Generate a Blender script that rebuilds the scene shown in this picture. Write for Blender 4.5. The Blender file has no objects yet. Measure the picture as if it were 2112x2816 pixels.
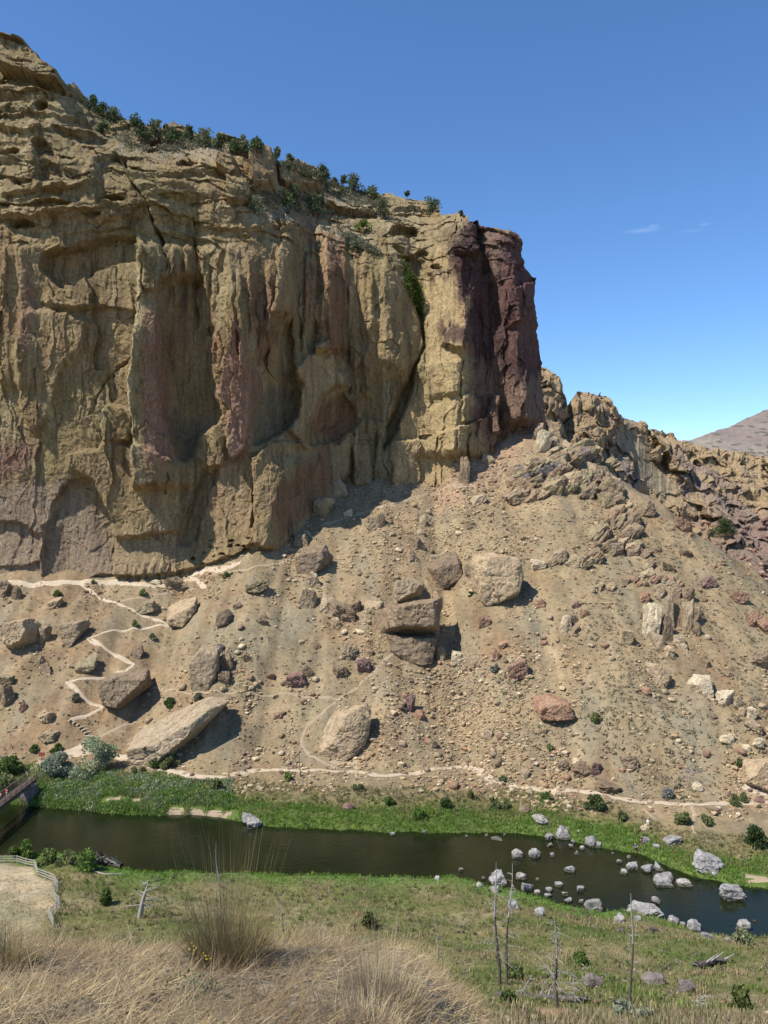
import bpy, bmesh, math, random
import numpy as np
from mathutils import Vector, Matrix
random.seed(7)
RNG = np.random.default_rng(7)
scene = bpy.context.scene
COL = scene.collection
R = math.radians

# ------------------------------------------------------------------ camera, sky, sun, exposure
F = 2190.0                      # focal length in photograph pixels (2112 x 2816)
CX, CY = 1056.0, 1408.0
cam = bpy.data.cameras.new('camera'); cam_ob = bpy.data.objects.new('camera', cam); COL.objects.link(cam_ob)
cam.sensor_fit = 'VERTICAL'; cam.sensor_height = 36.0; cam.lens = 36.0 * F / 2816.0
cam.clip_start = 0.1; cam.clip_end = 12000
cam_ob.location = (0, 0, 0); cam_ob.rotation_euler = (R(90), 0, 0)
scene.camera = cam_ob

SUN_EL = R(54)
SUN_DIR = Vector((-0.86, -0.51, 0)).normalized()          # horizontal direction towards the sun
sd = Vector((SUN_DIR.x * math.cos(SUN_EL), SUN_DIR.y * math.cos(SUN_EL), math.sin(SUN_EL)))
world = bpy.data.worlds.new('World'); scene.world = world; world.use_nodes = True
wn = world.node_tree; wn.nodes.clear()
wo = wn.nodes.new('ShaderNodeOutputWorld'); wb = wn.nodes.new('ShaderNodeBackground')
sky = wn.nodes.new('ShaderNodeTexSky'); sky.sky_type = 'NISHITA'; sky.sun_disc = False
sky.sun_elevation = SUN_EL; sky.sun_rotation = math.atan2(sd.x, sd.y)
sky.altitude = 1200; sky.air_density = 0.85; sky.dust_density = 0.05; sky.ozone_density = 3.2
wb.inputs['Strength'].default_value = 0.146
# thin wisps of cirrus, low contrast, in a band of the sky
tc = wn.nodes.new('ShaderNodeTexCoord')
def wisp(d, rad, ang, tail):
    m = wn.nodes.new('ShaderNodeVectorMath'); m.operation = 'SUBTRACT'; m.inputs[1].default_value = d
    wn.links.new(tc.outputs['Generated'], m.inputs[0])
    mp = wn.nodes.new('ShaderNodeMapping'); mp.inputs['Rotation'].default_value = (0, ang, 0)
    mp.inputs['Scale'].default_value = (1/rad, 1/rad, 1/(rad*tail))
    wn.links.new(m.outputs[0], mp.inputs['Vector'])
    g = wn.nodes.new('ShaderNodeTexGradient'); g.gradient_type = 'SPHERICAL'
    wn.links.new(mp.outputs[0], g.inputs[0])
    return g.outputs['Fac']
def pixdir(px, py):
    v = Vector(((px-CX)/F, 1, (CY-py)/F)).normalized(); return tuple(v)
nz = wn.nodes.new('ShaderNodeTexNoise'); nz.inputs['Scale'].default_value = 60; nz.inputs['Detail'].default_value = 6
wmp = wn.nodes.new('ShaderNodeMapping'); wmp.inputs['Rotation'].default_value = (0, R(-28), 0); wmp.inputs['Scale'].default_value = (0.5, 1, 2.2)
wn.links.new(tc.outputs['Generated'], wmp.inputs['Vector']); wn.links.new(wmp.outputs[0], nz.inputs['Vector'])
acc = None
for (px, py, rad, tail, k) in ((1765, 634, .024, .13, .2), (1796, 622, .007, .32, .2), (1938, 617, .008, .3, .12), (1900, 635, .02, .1, .1), (1850, 1178, .03, .3, .12)):
    o = wisp(pixdir(px, py), rad, R(-28), tail)
    mm = wn.nodes.new('ShaderNodeMath'); mm.operation = 'MULTIPLY'; mm.inputs[1].default_value = k
    wn.links.new(o, mm.inputs[0])
    if acc is None: acc = mm.outputs[0]
    else:
        ad = wn.nodes.new('ShaderNodeMath'); ad.operation = 'ADD'
        wn.links.new(acc, ad.inputs[0]); wn.links.new(mm.outputs[0], ad.inputs[1]); acc = ad.outputs[0]
nm = wn.nodes.new('ShaderNodeMath'); nm.operation = 'MULTIPLY'; nm.use_clamp = True; wn.links.new(acc, nm.inputs[0]); wn.links.new(nz.outputs['Fac'], nm.inputs[1])
mix = wn.nodes.new('ShaderNodeMix'); mix.data_type = 'RGBA'
wn.links.new(nm.outputs[0], mix.inputs['Factor'])
hs = wn.nodes.new('ShaderNodeHueSaturation'); hs.inputs['Saturation'].default_value = 1.15; hs.inputs['Hue'].default_value = 0.501
wn.links.new(sky.outputs[0], hs.inputs['Color']); wn.links.new(hs.outputs[0], mix.inputs['A']); mix.inputs['B'].default_value = (5.5, 6.2, 7.0, 1)
wn.links.new(mix.outputs['Result'], wb.inputs['Color']); wn.links.new(wb.outputs[0], wo.inputs['Surface'])

sun = bpy.data.lights.new('sun', 'SUN'); sun.energy = 4.7; sun.angle = R(0.53); sun.color = (1.0, 0.955, 0.88)
sun_ob = bpy.data.objects.new('sun', sun); COL.objects.link(sun_ob)
sun_ob.rotation_euler = sd.to_track_quat('Z', 'Y').to_euler(); sun_ob.location = (-60, -20, 150)
vs = scene.view_settings
vs.view_transform = 'Standard'; vs.look = 'None'; vs.exposure = 0.55; vs.gamma = 1.0; vs.use_curve_mapping = False
scene.render.resolution_x = 768; scene.render.resolution_y = 1024
scene.render.engine = 'CYCLES'

# ------------------------------------------------------------------ numeric helpers
_perm = np.random.default_rng(11).permutation(256).astype(np.int32); _perm = np.concatenate([_perm, _perm, _perm])
_gr = np.random.default_rng(12).normal(size=(256, 3)); _gr /= np.linalg.norm(_gr, axis=1)[:, None]
def perlin(x, y, z):
    x, y, z = np.broadcast_arrays(np.asarray(x, float), np.asarray(y, float), np.asarray(z, float))
    xi = np.floor(x).astype(np.int32); yi = np.floor(y).astype(np.int32); zi = np.floor(z).astype(np.int32)
    xf = x - xi; yf = y - yi; zf = z - zi
    u = xf*xf*xf*(xf*(xf*6-15)+10); v = yf*yf*yf*(yf*(yf*6-15)+10); w = zf*zf*zf*(zf*(zf*6-15)+10)
    out = 0
    for dx in (0, 1):
        for dy in (0, 1):
            for dz in (0, 1):
                h = _perm[_perm[_perm[(xi+dx) & 255] + ((yi+dy) & 255)] + ((zi+dz) & 255)]
                g = _gr[h]
                d = g[..., 0]*(xf-dx) + g[..., 1]*(yf-dy) + g[..., 2]*(zf-dz)
                out = out + d * (u if dx else 1-u) * (v if dy else 1-v) * (w if dz else 1-w)
    return out * 1.6
def fbm(x, y, z, o=4, g=0.5):
    a, f, s = 1.0, 1.0, 0
    for i in range(o):
        s = s + a*perlin(x*f+i*17.3, y*f+i*5.1, z*f-i*9.7); a *= g; f *= 2.03
    return s
def ridged(x, y, z, o=3):
    a, f, s = 1.0, 1.0, 0
    for i in range(o):
        s = s + a*(1-2*np.abs(perlin(x*f+i*7.1, y*f+i*3.3, z*f+i*1.7))); a *= .5; f *= 2.1
    return s
def worley(x, y, z, seed=0):
    """distance to nearest and second-nearest feature point, and an id value"""
    x, y, z = np.broadcast_arrays(x, y, z)
    xi = np.floor(x).astype(np.int32); yi = np.floor(y).astype(np.int32); zi = np.floor(z).astype(np.int32)
    f1 = np.full(x.shape, 9.0); f2 = np.full(x.shape, 9.0); idv = np.zeros(x.shape)
    rv = np.random.default_rng(100+seed).random((256, 4))
    for dx in (-1, 0, 1):
        for dy in (-1, 0, 1):
            for dz in (-1, 0, 1):
                h = _perm[_perm[_perm[(xi+dx) & 255] + ((yi+dy) & 255)] + ((zi+dz) & 255)]
                p = rv[h]
                d = np.sqrt((xi+dx+p[..., 0]-x)**2 + (yi+dy+p[..., 1]-y)**2 + (zi+dz+p[..., 2]-z)**2)
                n = d < f1
                f2 = np.where(n, f1, np.minimum(f2, d)); idv = np.where(n, p[..., 3], idv); f1 = np.where(n, d, f1)
    return f1, f2, idv
def facets(x, z, seed=0):
    """flat tilted chips: value with steps at cell borders, and distance to the border"""
    xi = np.floor(x).astype(np.int32); zi = np.floor(z).astype(np.int32)
    f1 = np.full(x.shape, 9.0); f2 = np.full(x.shape, 9.0); val = np.zeros(x.shape)
    rv = np.random.default_rng(300+seed).random((256, 5))
    for dx in (-1, 0, 1):
        for dz in (-1, 0, 1):
            p = rv[_perm[_perm[(xi+dx) & 255] + ((zi+dz) & 255)]]
            ex = x-(xi+dx+p[..., 0]); ez = z-(zi+dz+p[..., 1]); d = ex*ex+ez*ez; n = d < f1
            val = np.where(n, (p[..., 2]-.5)+(p[..., 3]-.5)*1.7*ex+(p[..., 4]-.5)*1.7*ez, val)
            f2 = np.where(n, f1, np.minimum(f2, d)); f1 = np.where(n, d, f1)
    return val, np.sqrt(f2)-np.sqrt(f1)
def sstep(a, b, x):
    t = np.clip((x-a)/(b-a), 0, 1); return t*t*(3-2*t)
def poly_sdf(P, X, Y):
    """signed distance, positive inside"""
    P = np.asarray(P, float); n = len(P); d = np.full(X.shape, 1e9); ins = np.zeros(X.shape, bool)
    for i in range(n):
        ax, ay = P[i]; bx, by = P[(i+1) % n]
        ex, ey = bx-ax, by-ay
        t = np.clip(((X-ax)*ex+(Y-ay)*ey)/max(ex*ex+ey*ey, 1e-9), 0, 1)
        d = np.minimum(d, (X-ax-t*ex)**2+(Y-ay-t*ey)**2)
        c = ((ay > Y) != (by > Y))
        if abs(ey) > 1e-9: ins ^= c & (X < ex*(Y-ay)/ey+ax)
    d = np.sqrt(d); return np.where(ins, d, -d)
def line_dist(P, X, Y):
    d = np.full(X.shape, 1e9)
    for (ax, ay), (bx, by) in zip(P[:-1], P[1:]):
        ex, ey = bx-ax, by-ay
        t = np.clip(((X-ax)*ex+(Y-ay)*ey)/max(ex*ex+ey*ey, 1e-9), 0, 1)
        d = np.minimum(d, (X-ax-t*ex)**2+(Y-ay-t*ey)**2)
    return np.sqrt(d)

def mk_mesh(name, V, Fc, col=None, smooth=True, mat=None):
    V = np.asarray(V, np.float32); Fc = np.asarray(Fc, np.int32); k = Fc.shape[1]
    me = bpy.data.meshes.new(name)
    me.vertices.add(len(V)); me.vertices.foreach_set('co', V.ravel())
    me.loops.add(Fc.size); me.loops.foreach_set('vertex_index', Fc.ravel())
    me.polygons.add(len(Fc)); me.polygons.foreach_set('loop_start', np.arange(0, Fc.size, k, dtype=np.int32))
    me.polygons.foreach_set('loop_total', np.full(len(Fc), k, np.int32))
    me.polygons.foreach_set('use_smooth', np.full(len(Fc), smooth, bool))
    if col is not None:
        at = me.color_attributes.new('Col', 'FLOAT_COLOR', 'POINT')
        c4 = np.ones((len(V), 4), np.float32); c4[:, :3] = col; at.data.foreach_set('color', c4.ravel())
    me.update(calc_edges=True); me.validate()
    if mat: me.materials.append(mat)
    return me
def link(name, me, parent=None, loc=None):
    o = bpy.data.objects.new(name, me); COL.objects.link(o)
    if parent: o.parent = parent
    if loc is not None: o.location = loc
    return o
def tag(o, label=None, cat=None, group=None, kind=None):
    if label: o['label'] = label
    if cat: o['category'] = cat
    if group: o['group'] = group
    if kind: o['kind'] = kind
    return o
def empty(name, loc, label=None, cat=None, group=None):
    o = bpy.data.objects.new(name, None); COL.objects.link(o); o.location = loc; o.empty_display_size = .3
    return tag(o, label, cat, group)
def grid_faces(nr, nc):
    i = np.arange(nr*nc).reshape(nr, nc)
    return np.stack([i[:-1, :-1].ravel(), i[:-1, 1:].ravel(), i[1:, 1:].ravel(), i[1:, :-1].ravel()], 1)

# ------------------------------------------------------------------ materials
class NT:
    def __init__(s, name, rough=.9, spec=.2):
        s.m = bpy.data.materials.new(name); s.m.use_nodes = True; s.t = s.m.node_tree; s.b = s.t.nodes['Principled BSDF']
        s.b.inputs['Roughness'].default_value = rough; s.b.inputs['Specular IOR Level'].default_value = spec
        s.tc = s.t.nodes.new('ShaderNodeTexCoord')
    def n(s, typ, **kw):
        nd = s.t.nodes.new(typ)
        for k, v in kw.items(): setattr(nd, k, v)
        return nd
    def L(s, a, b): s.t.links.new(a, b)
    def vec(s, scale=(1, 1, 1), src='Object', rot=(0, 0, 0)):
        mp = s.n('ShaderNodeMapping'); mp.inputs['Scale'].default_value = scale; mp.inputs['Rotation'].default_value = rot
        if src == 'World':
            g = s.n('ShaderNodeNewGeometry'); s.L(g.outputs['Position'], mp.inputs['Vector'])
        else: s.L(s.tc.outputs[src], mp.inputs['Vector'])
        return mp.outputs[0]
    def noise(s, scale, detail=6, rough=.6, vec=None, dist=0):
        nd = s.n('ShaderNodeTexNoise'); nd.inputs['Scale'].default_value = scale; nd.inputs['Detail'].default_value = detail
        nd.inputs['Roughness'].default_value = rough; nd.inputs['Distortion'].default_value = dist
        if vec is not None: s.L(vec, nd.inputs['Vector'])
        return nd.outputs['Fac']
    def ramp(s, fac, stops):
        r = s.n('ShaderNodeValToRGB'); el = r.color_ramp.elements
        while len(el) < len(stops): el.new(.5)
        for e, (p, c) in zip(el, stops): e.position = p; e.color = (*c, 1) if len(c) == 3 else c
        s.L(fac, r.inputs[0]); return r.outputs[0]
    def mix(s, a, b, fac=.5, mode='MIX'):
        m = s.n('ShaderNodeMix', data_type='RGBA', blend_type=mode)
        for v, i in ((fac, 'Factor'), (a, 'A'), (b, 'B')):
            if hasattr(v, 'is_output'): s.L(v, m.inputs[i])
            else: m.inputs[i].default_value = v if i == 'Factor' else (*v, 1)
        return m.outputs['Result']
    def attr(s): a = s.n('ShaderNodeVertexColor'); a.layer_name = 'Col'; return a.outputs['Color']
    def math(s, a, b, op='ADD'):
        m = s.n('ShaderNodeMath', operation=op)
        for v, i in ((a, 0), (b, 1)):
            if hasattr(v, 'is_output'): s.L(v, m.inputs[i])
            else: m.inputs[i].default_value = v
        return m.outputs[0]
    def bump(s, h, strength=.5, dist=.3, normal=None):
        b = s.n('ShaderNodeBump'); b.inputs['Strength'].default_value = strength; b.inputs['Distance'].default_value = dist
        s.L(h, b.inputs['Height'])
        if normal is not None: s.L(normal, b.inputs['Normal'])
        s.L(b.outputs[0], s.b.inputs['Normal']); return b.outputs[0]
    def color(s, c): 
        if hasattr(c, 'is_output'): s.L(c, s.b.inputs['Base Color'])
        else: s.b.inputs['Base Color'].default_value = (*c, 1)
G = lambda v: (v, v, v)

def cliff_material():
    t = NT('cliff_rock', .92, .15); a = t.attr(); w = t.vec((1, 1, 1), 'World')
    st = t.noise(1, 4, .62, t.vec((.55, .3, .045), 'World'), .4)           # vertical water streaks
    fi = t.noise(1.1, 5, .72, w)
    c = t.mix(a, t.ramp(st, [(.28, (.48, .45, .42)), (.48, G(1)), (.72, (1.25, 1.22, 1.12))]), .9, 'MULTIPLY')
    c = t.mix(c, t.ramp(fi, [(.3, G(.58)), (.5, G(1)), (.72, G(1.32))]), .85, 'MULTIPLY')
    vo = t.n('ShaderNodeTexVoronoi', feature='DISTANCE_TO_EDGE'); vo.inputs['Scale'].default_value = .16
    mp = t.vec((1, 1, .6), 'World'); ad = t.n('ShaderNodeVectorMath', operation='ADD'); ns = t.n('ShaderNodeTexNoise'); ns.inputs['Scale'].default_value = .35; ns.inputs['Detail'].default_value = 3
    sc = t.n('ShaderNodeVectorMath', operation='SCALE'); sc.inputs['Scale'].default_value = 4.5
    t.L(ns.outputs['Color'], sc.inputs[0]); t.L(w, ns.inputs['Vector']); t.L(mp, ad.inputs[0]); t.L(sc.outputs[0], ad.inputs[1]); t.L(ad.outputs[0], vo.inputs['Vector'])
    cr = t.ramp(vo.outputs['Distance'], [(0, G(0)), (.035, G(1))])
    b1 = t.noise(.9, 6, .8, t.vec((1, 1, .6), 'World'))
    h = t.math(b1, t.math(cr, .09, 'MULTIPLY'), 'ADD')
    t.color(t.mix(c, t.ramp(cr, [(0, G(.8)), (1, G(1))]), .6, 'MULTIPLY')); t.bump(h, 1.0, 1.5)
    return t.m
def ground_material():
    t = NT('earth', .95, .1); a = t.attr()
    n1 = t.noise(.9, 5, .75, t.vec((1, 1, 1), 'World')); n2 = t.noise(.12, 3, .6, t.vec((1, 1, 1), 'World'))
    c = t.mix(a, t.ramp(n1, [(.3, G(.6)), (.5, G(1)), (.7, G(1.32))]), .8, 'MULTIPLY')
    c = t.mix(c, t.ramp(n2, [(.35, (.84, .85, .84)), (.62, (1.12, 1.07, 1.0))]), .8, 'MULTIPLY')
    t.color(c); t.bump(n1, .8, .5); return t.m
def leaf_material(name='leaf'):
    t = NT(name, .85, .06); a = t.attr(); t.color(a)
    tr = t.n('ShaderNodeBsdfTranslucent'); t.L(a, tr.inputs['Color'])
    ms = t.n('ShaderNodeMixShader'); ms.inputs[0].default_value = .3
    out = t.t.nodes['Material Output']
    t.L(t.b.outputs[0], ms.inputs[1]); t.L(tr.outputs[0], ms.inputs[2]); t.L(ms.outputs[0], out.inputs['Surface'])
    return t.m
def rock_material(name, c0, c1, dark=.55, sc=1.0):
    t = NT(name, .92, .15); v = t.vec((1, 1, 1), 'World')
    oi = t.n('ShaderNodeObjectInfo')
    n1 = t.noise(.55*sc, 5, .7, v, .5); n2 = t.noise(2.2*sc, 4, .75, v)
    c = t.ramp(n1, [(.28, tuple(dark*x for x in c0)), (.45, c0), (.68, c1)])
    c = t.mix(c, t.ramp(n2, [(.3, G(.62)), (.5, G(1)), (.7, G(1.22))]), .8, 'MULTIPLY')
    c = t.mix(c, t.ramp(oi.outputs['Random'], [(0, (.82, .80, .78)), (.5, (1, 1, 1)), (1, (1.12, 1.06, .98))]), 1, 'MULTIPLY')
    if name == 'rock_river':                                   # wet, algae-dark band at the waterline
        g = t.n('ShaderNodeNewGeometry'); sx_ = t.n('ShaderNodeSeparateXYZ'); t.L(g.outputs['Position'], sx_.inputs[0])
        hh_ = t.math(t.math(sx_.outputs['Z'], 62.0), t.math(n2, -.25, 'MULTIPLY'))
        c = t.mix(c, t.ramp(hh_, [(.0, (.34, .35, .28)), (.22, (.48, .47, .40)), (.34, (1, 1, 1))]), 1, 'MULTIPLY')
    t.color(c); b = t.noise(.8*sc, 5, .75, t.vec((1, 1, 1.5), 'World')); t.bump(b, .9, .5/sc); return t.m
def plain_material(name, c, rough=.85, var=.25, sc=3):
    t = NT(name, rough, .2); n = t.noise(sc, 6, .65, t.vec((1, 1, 1), 'Object'))
    t.color(t.mix(c, t.ramp(n, [(.3, G(1-var)), (.7, G(1+var))]), 1, 'MULTIPLY')); t.bump(n, .3, .05); return t.m

M = {}
M['cliff'] = cliff_material(); M['ground'] = ground_material(); M['leaf'] = leaf_material(); M['blade'] = leaf_material('grass_blade')
M['tan'] = rock_material('rock_tan', (.31, .235, .15), (.41, .325, .215))
M['brown'] = rock_material('rock_brown', (.205, .15, .098), (.30, .225, .148))
M['pale'] = rock_material('rock_pale', (.47, .38, .25), (.58, .49, .34))
M['red'] = rock_material('rock_red', (.255, .155, .105), (.34, .225, .15))
M['purple'] = rock_material('rock_purple', (.17, .105, .09), (.25, .165, .14))
M['grey'] = rock_material('rock_river', (.24, .23, .218), (.43, .41, .385), .32, 2.2)
M['dark'] = rock_material('rock_dark', (.13, .11, .10), (.22, .19, .17))
M['olive'] = rock_material('rock_olive', (.25, .20, .12), (.34, .28, .17))
M['deadwood'] = plain_material('deadwood_silver', (.29, .265, .24), .9, .35, 6)
M['charred'] = plain_material('charred_wood', (.095, .08, .07), .9, .5, 4)
M['bark'] = plain_material('bark', (.12, .085, .06), .9, .35, 4)
M['timber'] = plain_material('bridge_timber', (.115, .085, .068), .85, .3, 3)
M['greywood'] = plain_material('weathered_fence_wood', (.34, .315, .275), .9, .3, 4)
M['step'] = plain_material('step_timber', (.50, .41, .28), .9, .2, 2)
M['skin'] = plain_material('skin', (.50, .30, .21), .6, .05)
def cloth(n, c): M[n] = plain_material(n, c, .9, .1)
for n, c in (('cloth_white', (.75, .75, .75)), ('cloth_blue', (.03, .10, .55)), ('cloth_black', (.03, .03, .035)), ('cloth_red', (.50, .10, .08)), ('cloth_khaki', (.35, .29, .2)), ('hair_dark', (.04, .03, .02)), ('sign_red', (.26, .07, .05)), ('cloth_coral', (.55, .22, .16))): cloth(n, c)
t = NT('path_dirt', .95, .1); n1 = t.noise(.7, 8, .65, t.vec((1, 1, 1), 'World'))
t.color(t.ramp(n1, [(.3, (.35, .275, .19)), (.55, (.43, .345, .245)), (.75, (.50, .41, .30))])); t.bump(n1, .5, .2); M['path'] = t.m
t = NT('path_faint', .95, .1); n1 = t.noise(.7, 5, .65, t.vec((1, 1, 1), 'World'))
t.color(t.ramp(n1, [(.3, (.27, .205, .135)), (.7, (.34, .265, .175))])); t.bump(n1, .5, .2); M['path_faint'] = t.m
t = NT('river_water', .04, .5); t.b.inputs['IOR'].default_value = 1.33
nw = t.noise(.10, 4, .5, t.vec((1, 1, 1), 'World')); t.color(t.ramp(nw, [(.35, (.0075, .0112, .0035)), (.65, (.0115, .0160, .0058))]))
t.bump(t.noise(1.3, 4, .55, t.vec((.6, 1.2, 1), 'World')), .3, .12); M['water'] = t.m
t = NT('petal', .7, .2); t.color((.62, .50, .05)); M['petal'] = t.m

# ------------------------------------------------------------------ the ground sheet
def fromz(P, off=(0, 0), s=1.0):        # pixel list in an enlarged crop -> photograph pixels
    return [(x*s+off[0], y*s+off[1]) for x, y in P]
S = 1056/1659
R1 = lambda P: fromz(P, (0, 50), S)
R2 = lambda P: fromz(P, (1056, 450), S)
R3 = lambda P: fromz(P, (0, 750), S)
R4 = lambda P: fromz(P, (0, 1500), S)
R5 = lambda P: fromz(P, (1056, 1200), S)
R6 = lambda P: fromz(P, (0, 2050), S)
R7 = lambda P: fromz(P, (1056, 2050), S)
ZW = -62.0
def atz(P, z): 
    out = []
    for px, py in P:
        Y = -z*F/(py-CY); out.append(((px-CX)/F*Y, Y))
    return np.array(sorted(out))
far_bank = atz([(-300, 2180), (0, 2212), (130, 2224), (300, 2240), (420, 2248), (530, 2246), (600, 2252), (660, 2262), (720, 2275), (800, 2279), (1056, 2292), (1250, 2295), (1430, 2295), (1560, 2310), (1640, 2335), (1760, 2352), (1850, 2390), (1930, 2420), (2020, 2438), (2112, 2450), (2500, 2500)], ZW)
near_bank = atz([(-300, 2330), (0, 2352), (95, 2345), (210, 2345), (300, 2370), (370, 2393), (640, 2396), (850, 2402), (1056, 2410), (1250, 2408), (1320, 2425), (1400, 2448), (1480, 2465), (1570, 2490), (1640, 2502), (1720, 2500), (1800, 2520), (1880, 2555), (2000, 2595), (2060, 2615), (2112, 2612), (2500, 2620)], ZW)
main_trail_px = [(40, 2092), (110, 2096), (200, 2090), (330, 2078), (430, 2115), (530, 2136), (620, 2136), (700, 2118), (860, 2118), (960, 2122), (1056, 2134), (1150, 2126), (1270, 2108), (1300, 2112), (1345, 2142), (1400, 2160), (1480, 2170), (1600, 2175), (1700, 2196), (1790, 2208), (1900, 2211), (2060, 2208), (2180, 2208)]
trail_ln = atz(main_trail_px, -58.5)
SL = 0.60
NR, NC = 700, 560
T0, T1 = -0.62, 0.64; LY0, LY1 = math.log(1.6), math.log(440)
tt = np.linspace(T0, T1, NC); ly = np.linspace(LY0, LY1, NR)
GT, GLY = np.meshgrid(tt, ly); GY = np.exp(GLY); GX = GT*GY
def base_height(X, Y):
    fb = np.interp(X, far_bank[:, 0], far_bank[:, 1]); nb = np.interp(X, near_bank[:, 0], near_bank[:, 1])
    wob = 1.0*perlin(X/5, Y/9, 3.3) + .5*perlin(X/1.8, Y/3, 7.1); fb = fb+wob*.7; nb = nb+wob*.7
    tr = np.interp(X, trail_ln[:, 0], trail_ln[:, 1])
    # near side
    yk = [1.5, 2.5, 4, 5.2, 7, 9, 13, 45, 65, 85, 103]; zk = [-1.55, -1.66, -2.20, -2.88, -4.2, -5.75, -8.6, -28.7, -39.8, -49.0, -55.2]
    zn = np.interp(Y, yk, zk)
    q_ = X-.045*Y-.05+.10*perlin(X*2, Y*1.2, 4.2); fgd = np.log1p(np.exp(np.clip(q_/.10, -30, 30)))*.10*1.3*sstep(16, 9, Y); zn = zn-np.minimum(fgd, 2.5)
    u = np.clip((Y-103)/np.maximum(nb-103, 1), 0, 1); zb = -55.2 + (ZW+.25+55.2)*(1-(1-u)**1.35)
    zn = np.where(Y > 103, zb, zn)
    # river bed
    zr = ZW-1.6
    k1 = sstep(-1.5, 2.0, Y-nb); k2 = sstep(2.0, -1.5, Y-fb)
    z = np.where(Y < (nb+fb)/2, zn*(1-k1)+zr*k1, 0)
    # far bank and talus
    v = np.clip((Y-fb)/np.maximum(tr-fb, 1), 0, 1); zf = ZW+.35+(-58.5-ZW-.35)*v**.8
    d = np.maximum(Y-tr, 0)
    zt = -58.5 + SL*np.maximum(d-1.2, 0)*sstep(0, 25, d+9)
    zt = np.minimum(zt, -58.5+SL*150)
    xr = np.interp(Y, [140, 165, 178, 195, 225, 250, 281, 328, 345, 440], [300, 230, 178, 138, 109, 99, 81, 60, 54, 30])
    xr = xr + 4*perlin(Y/14, 2.2, 5.1)
    e = X-xr; sp = np.where(e > 12, e, np.log1p(np.exp(np.clip(e/4, -20, 20)))*4)
    zt = zt - .8*sp*sstep(5, 40, d)
    zfar = np.where(Y > tr, zt, zf)
    zfar = zfar*(1-k2)+zr*k2
    return np.where(Y < (nb+fb)/2, z, zfar), nb, fb, tr
GZ, GNB, GFB, GTR = base_height(GX, GY)
land = np.clip(np.maximum(GNB-GY, GY-GFB), 0, 8)/8
tal = sstep(2, 20, GY-GTR)
rough_amp = np.where(GY < 20, .03, .45)*land
GZ = GZ + rough_amp*fbm(GX/7, GY/7, 1.7, 3) + tal*(1.6*fbm(GX/26, GY/40, 9.1, 3) + .45*fbm(GX/3.2, GY/5, 2.1, 3) + .8*fbm(GX/9, GY/30, 7.1, 2)) + np.where(GY < 14, .05*fbm(GX*1.6, GY*1.6, .4, 3), 0)
# gullies running down the talus
GZ = GZ - tal*.5*np.abs(perlin(GX/9+.04*GY/9, GY/60, 4.4))
def gh(x, y):
    x = np.asarray(x, float); y = np.maximum(np.asarray(y, float), 1.61)
    c = np.clip((x/y-T0)/(T1-T0)*(NC-1), 0, NC-1.001); r = np.clip((np.log(y)-LY0)/(LY1-LY0)*(NR-1), 0, NR-1.001)
    ci = c.astype(int); ri = r.astype(int); cf = c-ci; rf = r-ri
    return (GZ[ri, ci]*(1-cf)+GZ[ri, ci+1]*cf)*(1-rf)+(GZ[ri+1, ci]*(1-cf)+GZ[ri+1, ci+1]*cf)*rf
_HY = np.exp(np.linspace(math.log(16), math.log(435), 3600))
def hit(px, py, water=False, ymin=16):
    a = (px-CX)/F; b = (CY-py)/F
    z = _HY*b; g = gh(_HY*a, _HY)
    if water: g = np.maximum(g, ZW)
    ok = np.nonzero((g >= z) & (_HY > ymin))[0]
    Y = _HY[ok[0]] if len(ok) else 400.0
    return np.array((a*Y, Y, b*Y))
# ground colours: what grows or lies where
def mixc(a, b, k): return a*(1-k[..., None])+np.asarray(b)*k[..., None]
n_a = fbm(GX/18, GY/18, 3.1, 4); n_b = fbm(GX/5, GY/5, 6.1, 3); n_c = fbm(GX/40, GY/40, 8.8, 3)
gc = np.broadcast_to(np.array((.285, .218, .135)), GX.shape+(3,)).copy()
gc = mixc(gc, (.255, .175, .105), sstep(-.1, .9, n_a+.6*sstep(-30, -75, GX)))          # rusty soil to the left
gc = mixc(gc, (.24, .205, .135), sstep(.15, .9, n_c+.3*n_b)*.8)                          # sage-grey patches
gc = mixc(gc, (.36, .28, .18), sstep(.1, .8, -n_b+.3*n_a)*.6)
gc = mixc(gc, (.38, .25, .18), sstep(18, 0, line_dist([(30, 318), (62, 322), (40, 300), (25, 285)], GX, GY))*.8)   # pink scree under the buttress
n_d = fbm(GX/3.5, GY/26, 4.9, 4); gc = gc*(1+.22*np.clip(n_d, -1, 1))[..., None]; gc = mixc(gc, (.25, .225, .165), sstep(.1, .8, fbm(GX/9, GY/24, 1.9, 3))*.6)
dfar = GY-GFB
gc = mixc(gc, (.20, .17, .085), sstep(22, 10, dfar+5*n_b)*(dfar > -3))
gc = mixc(gc, (.11, .16, .04), sstep(11, 4, dfar+4*n_b)*(dfar > -6))
dn = GNB-GY; ns = (GY < (GNB+GFB)/2)
near = np.broadcast_to(np.array((.155, .145, .062)), GX.shape+(3,)).copy()
near = mixc(near, (.23, .19, .105), sstep(.0, .7, n_a+.4*n_b)); near = mixc(near, (.10, .125, .038), sstep(.0, .7, -n_a+.5*n_b))
near = mixc(near, (.10, .16, .04), sstep(9, 2, dn+3*n_b))
near = mixc(near, (.30, .23, .17), sstep(53, 47, GY+2*n_b)*sstep(0, 12, GX))
near = mixc(near, (.23, .19, .135), sstep(20, 14, GY))
yard = poly_sdf([tuple(hit(*p)[:2]) for p in ((-300, 2375), (0, 2375), (94, 2385), (102, 2410), (145, 2425), (158, 2446), (142, 2468), (160, 2490), (134, 2525), (100, 2570), (-300, 2570))], GX, GY)
near = mixc(near, (.38, .31, .20), sstep(-.3, .8, yard)*(.55+.45*sstep(-.3, .4, n_b+(GY-122)*.06)))
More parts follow.
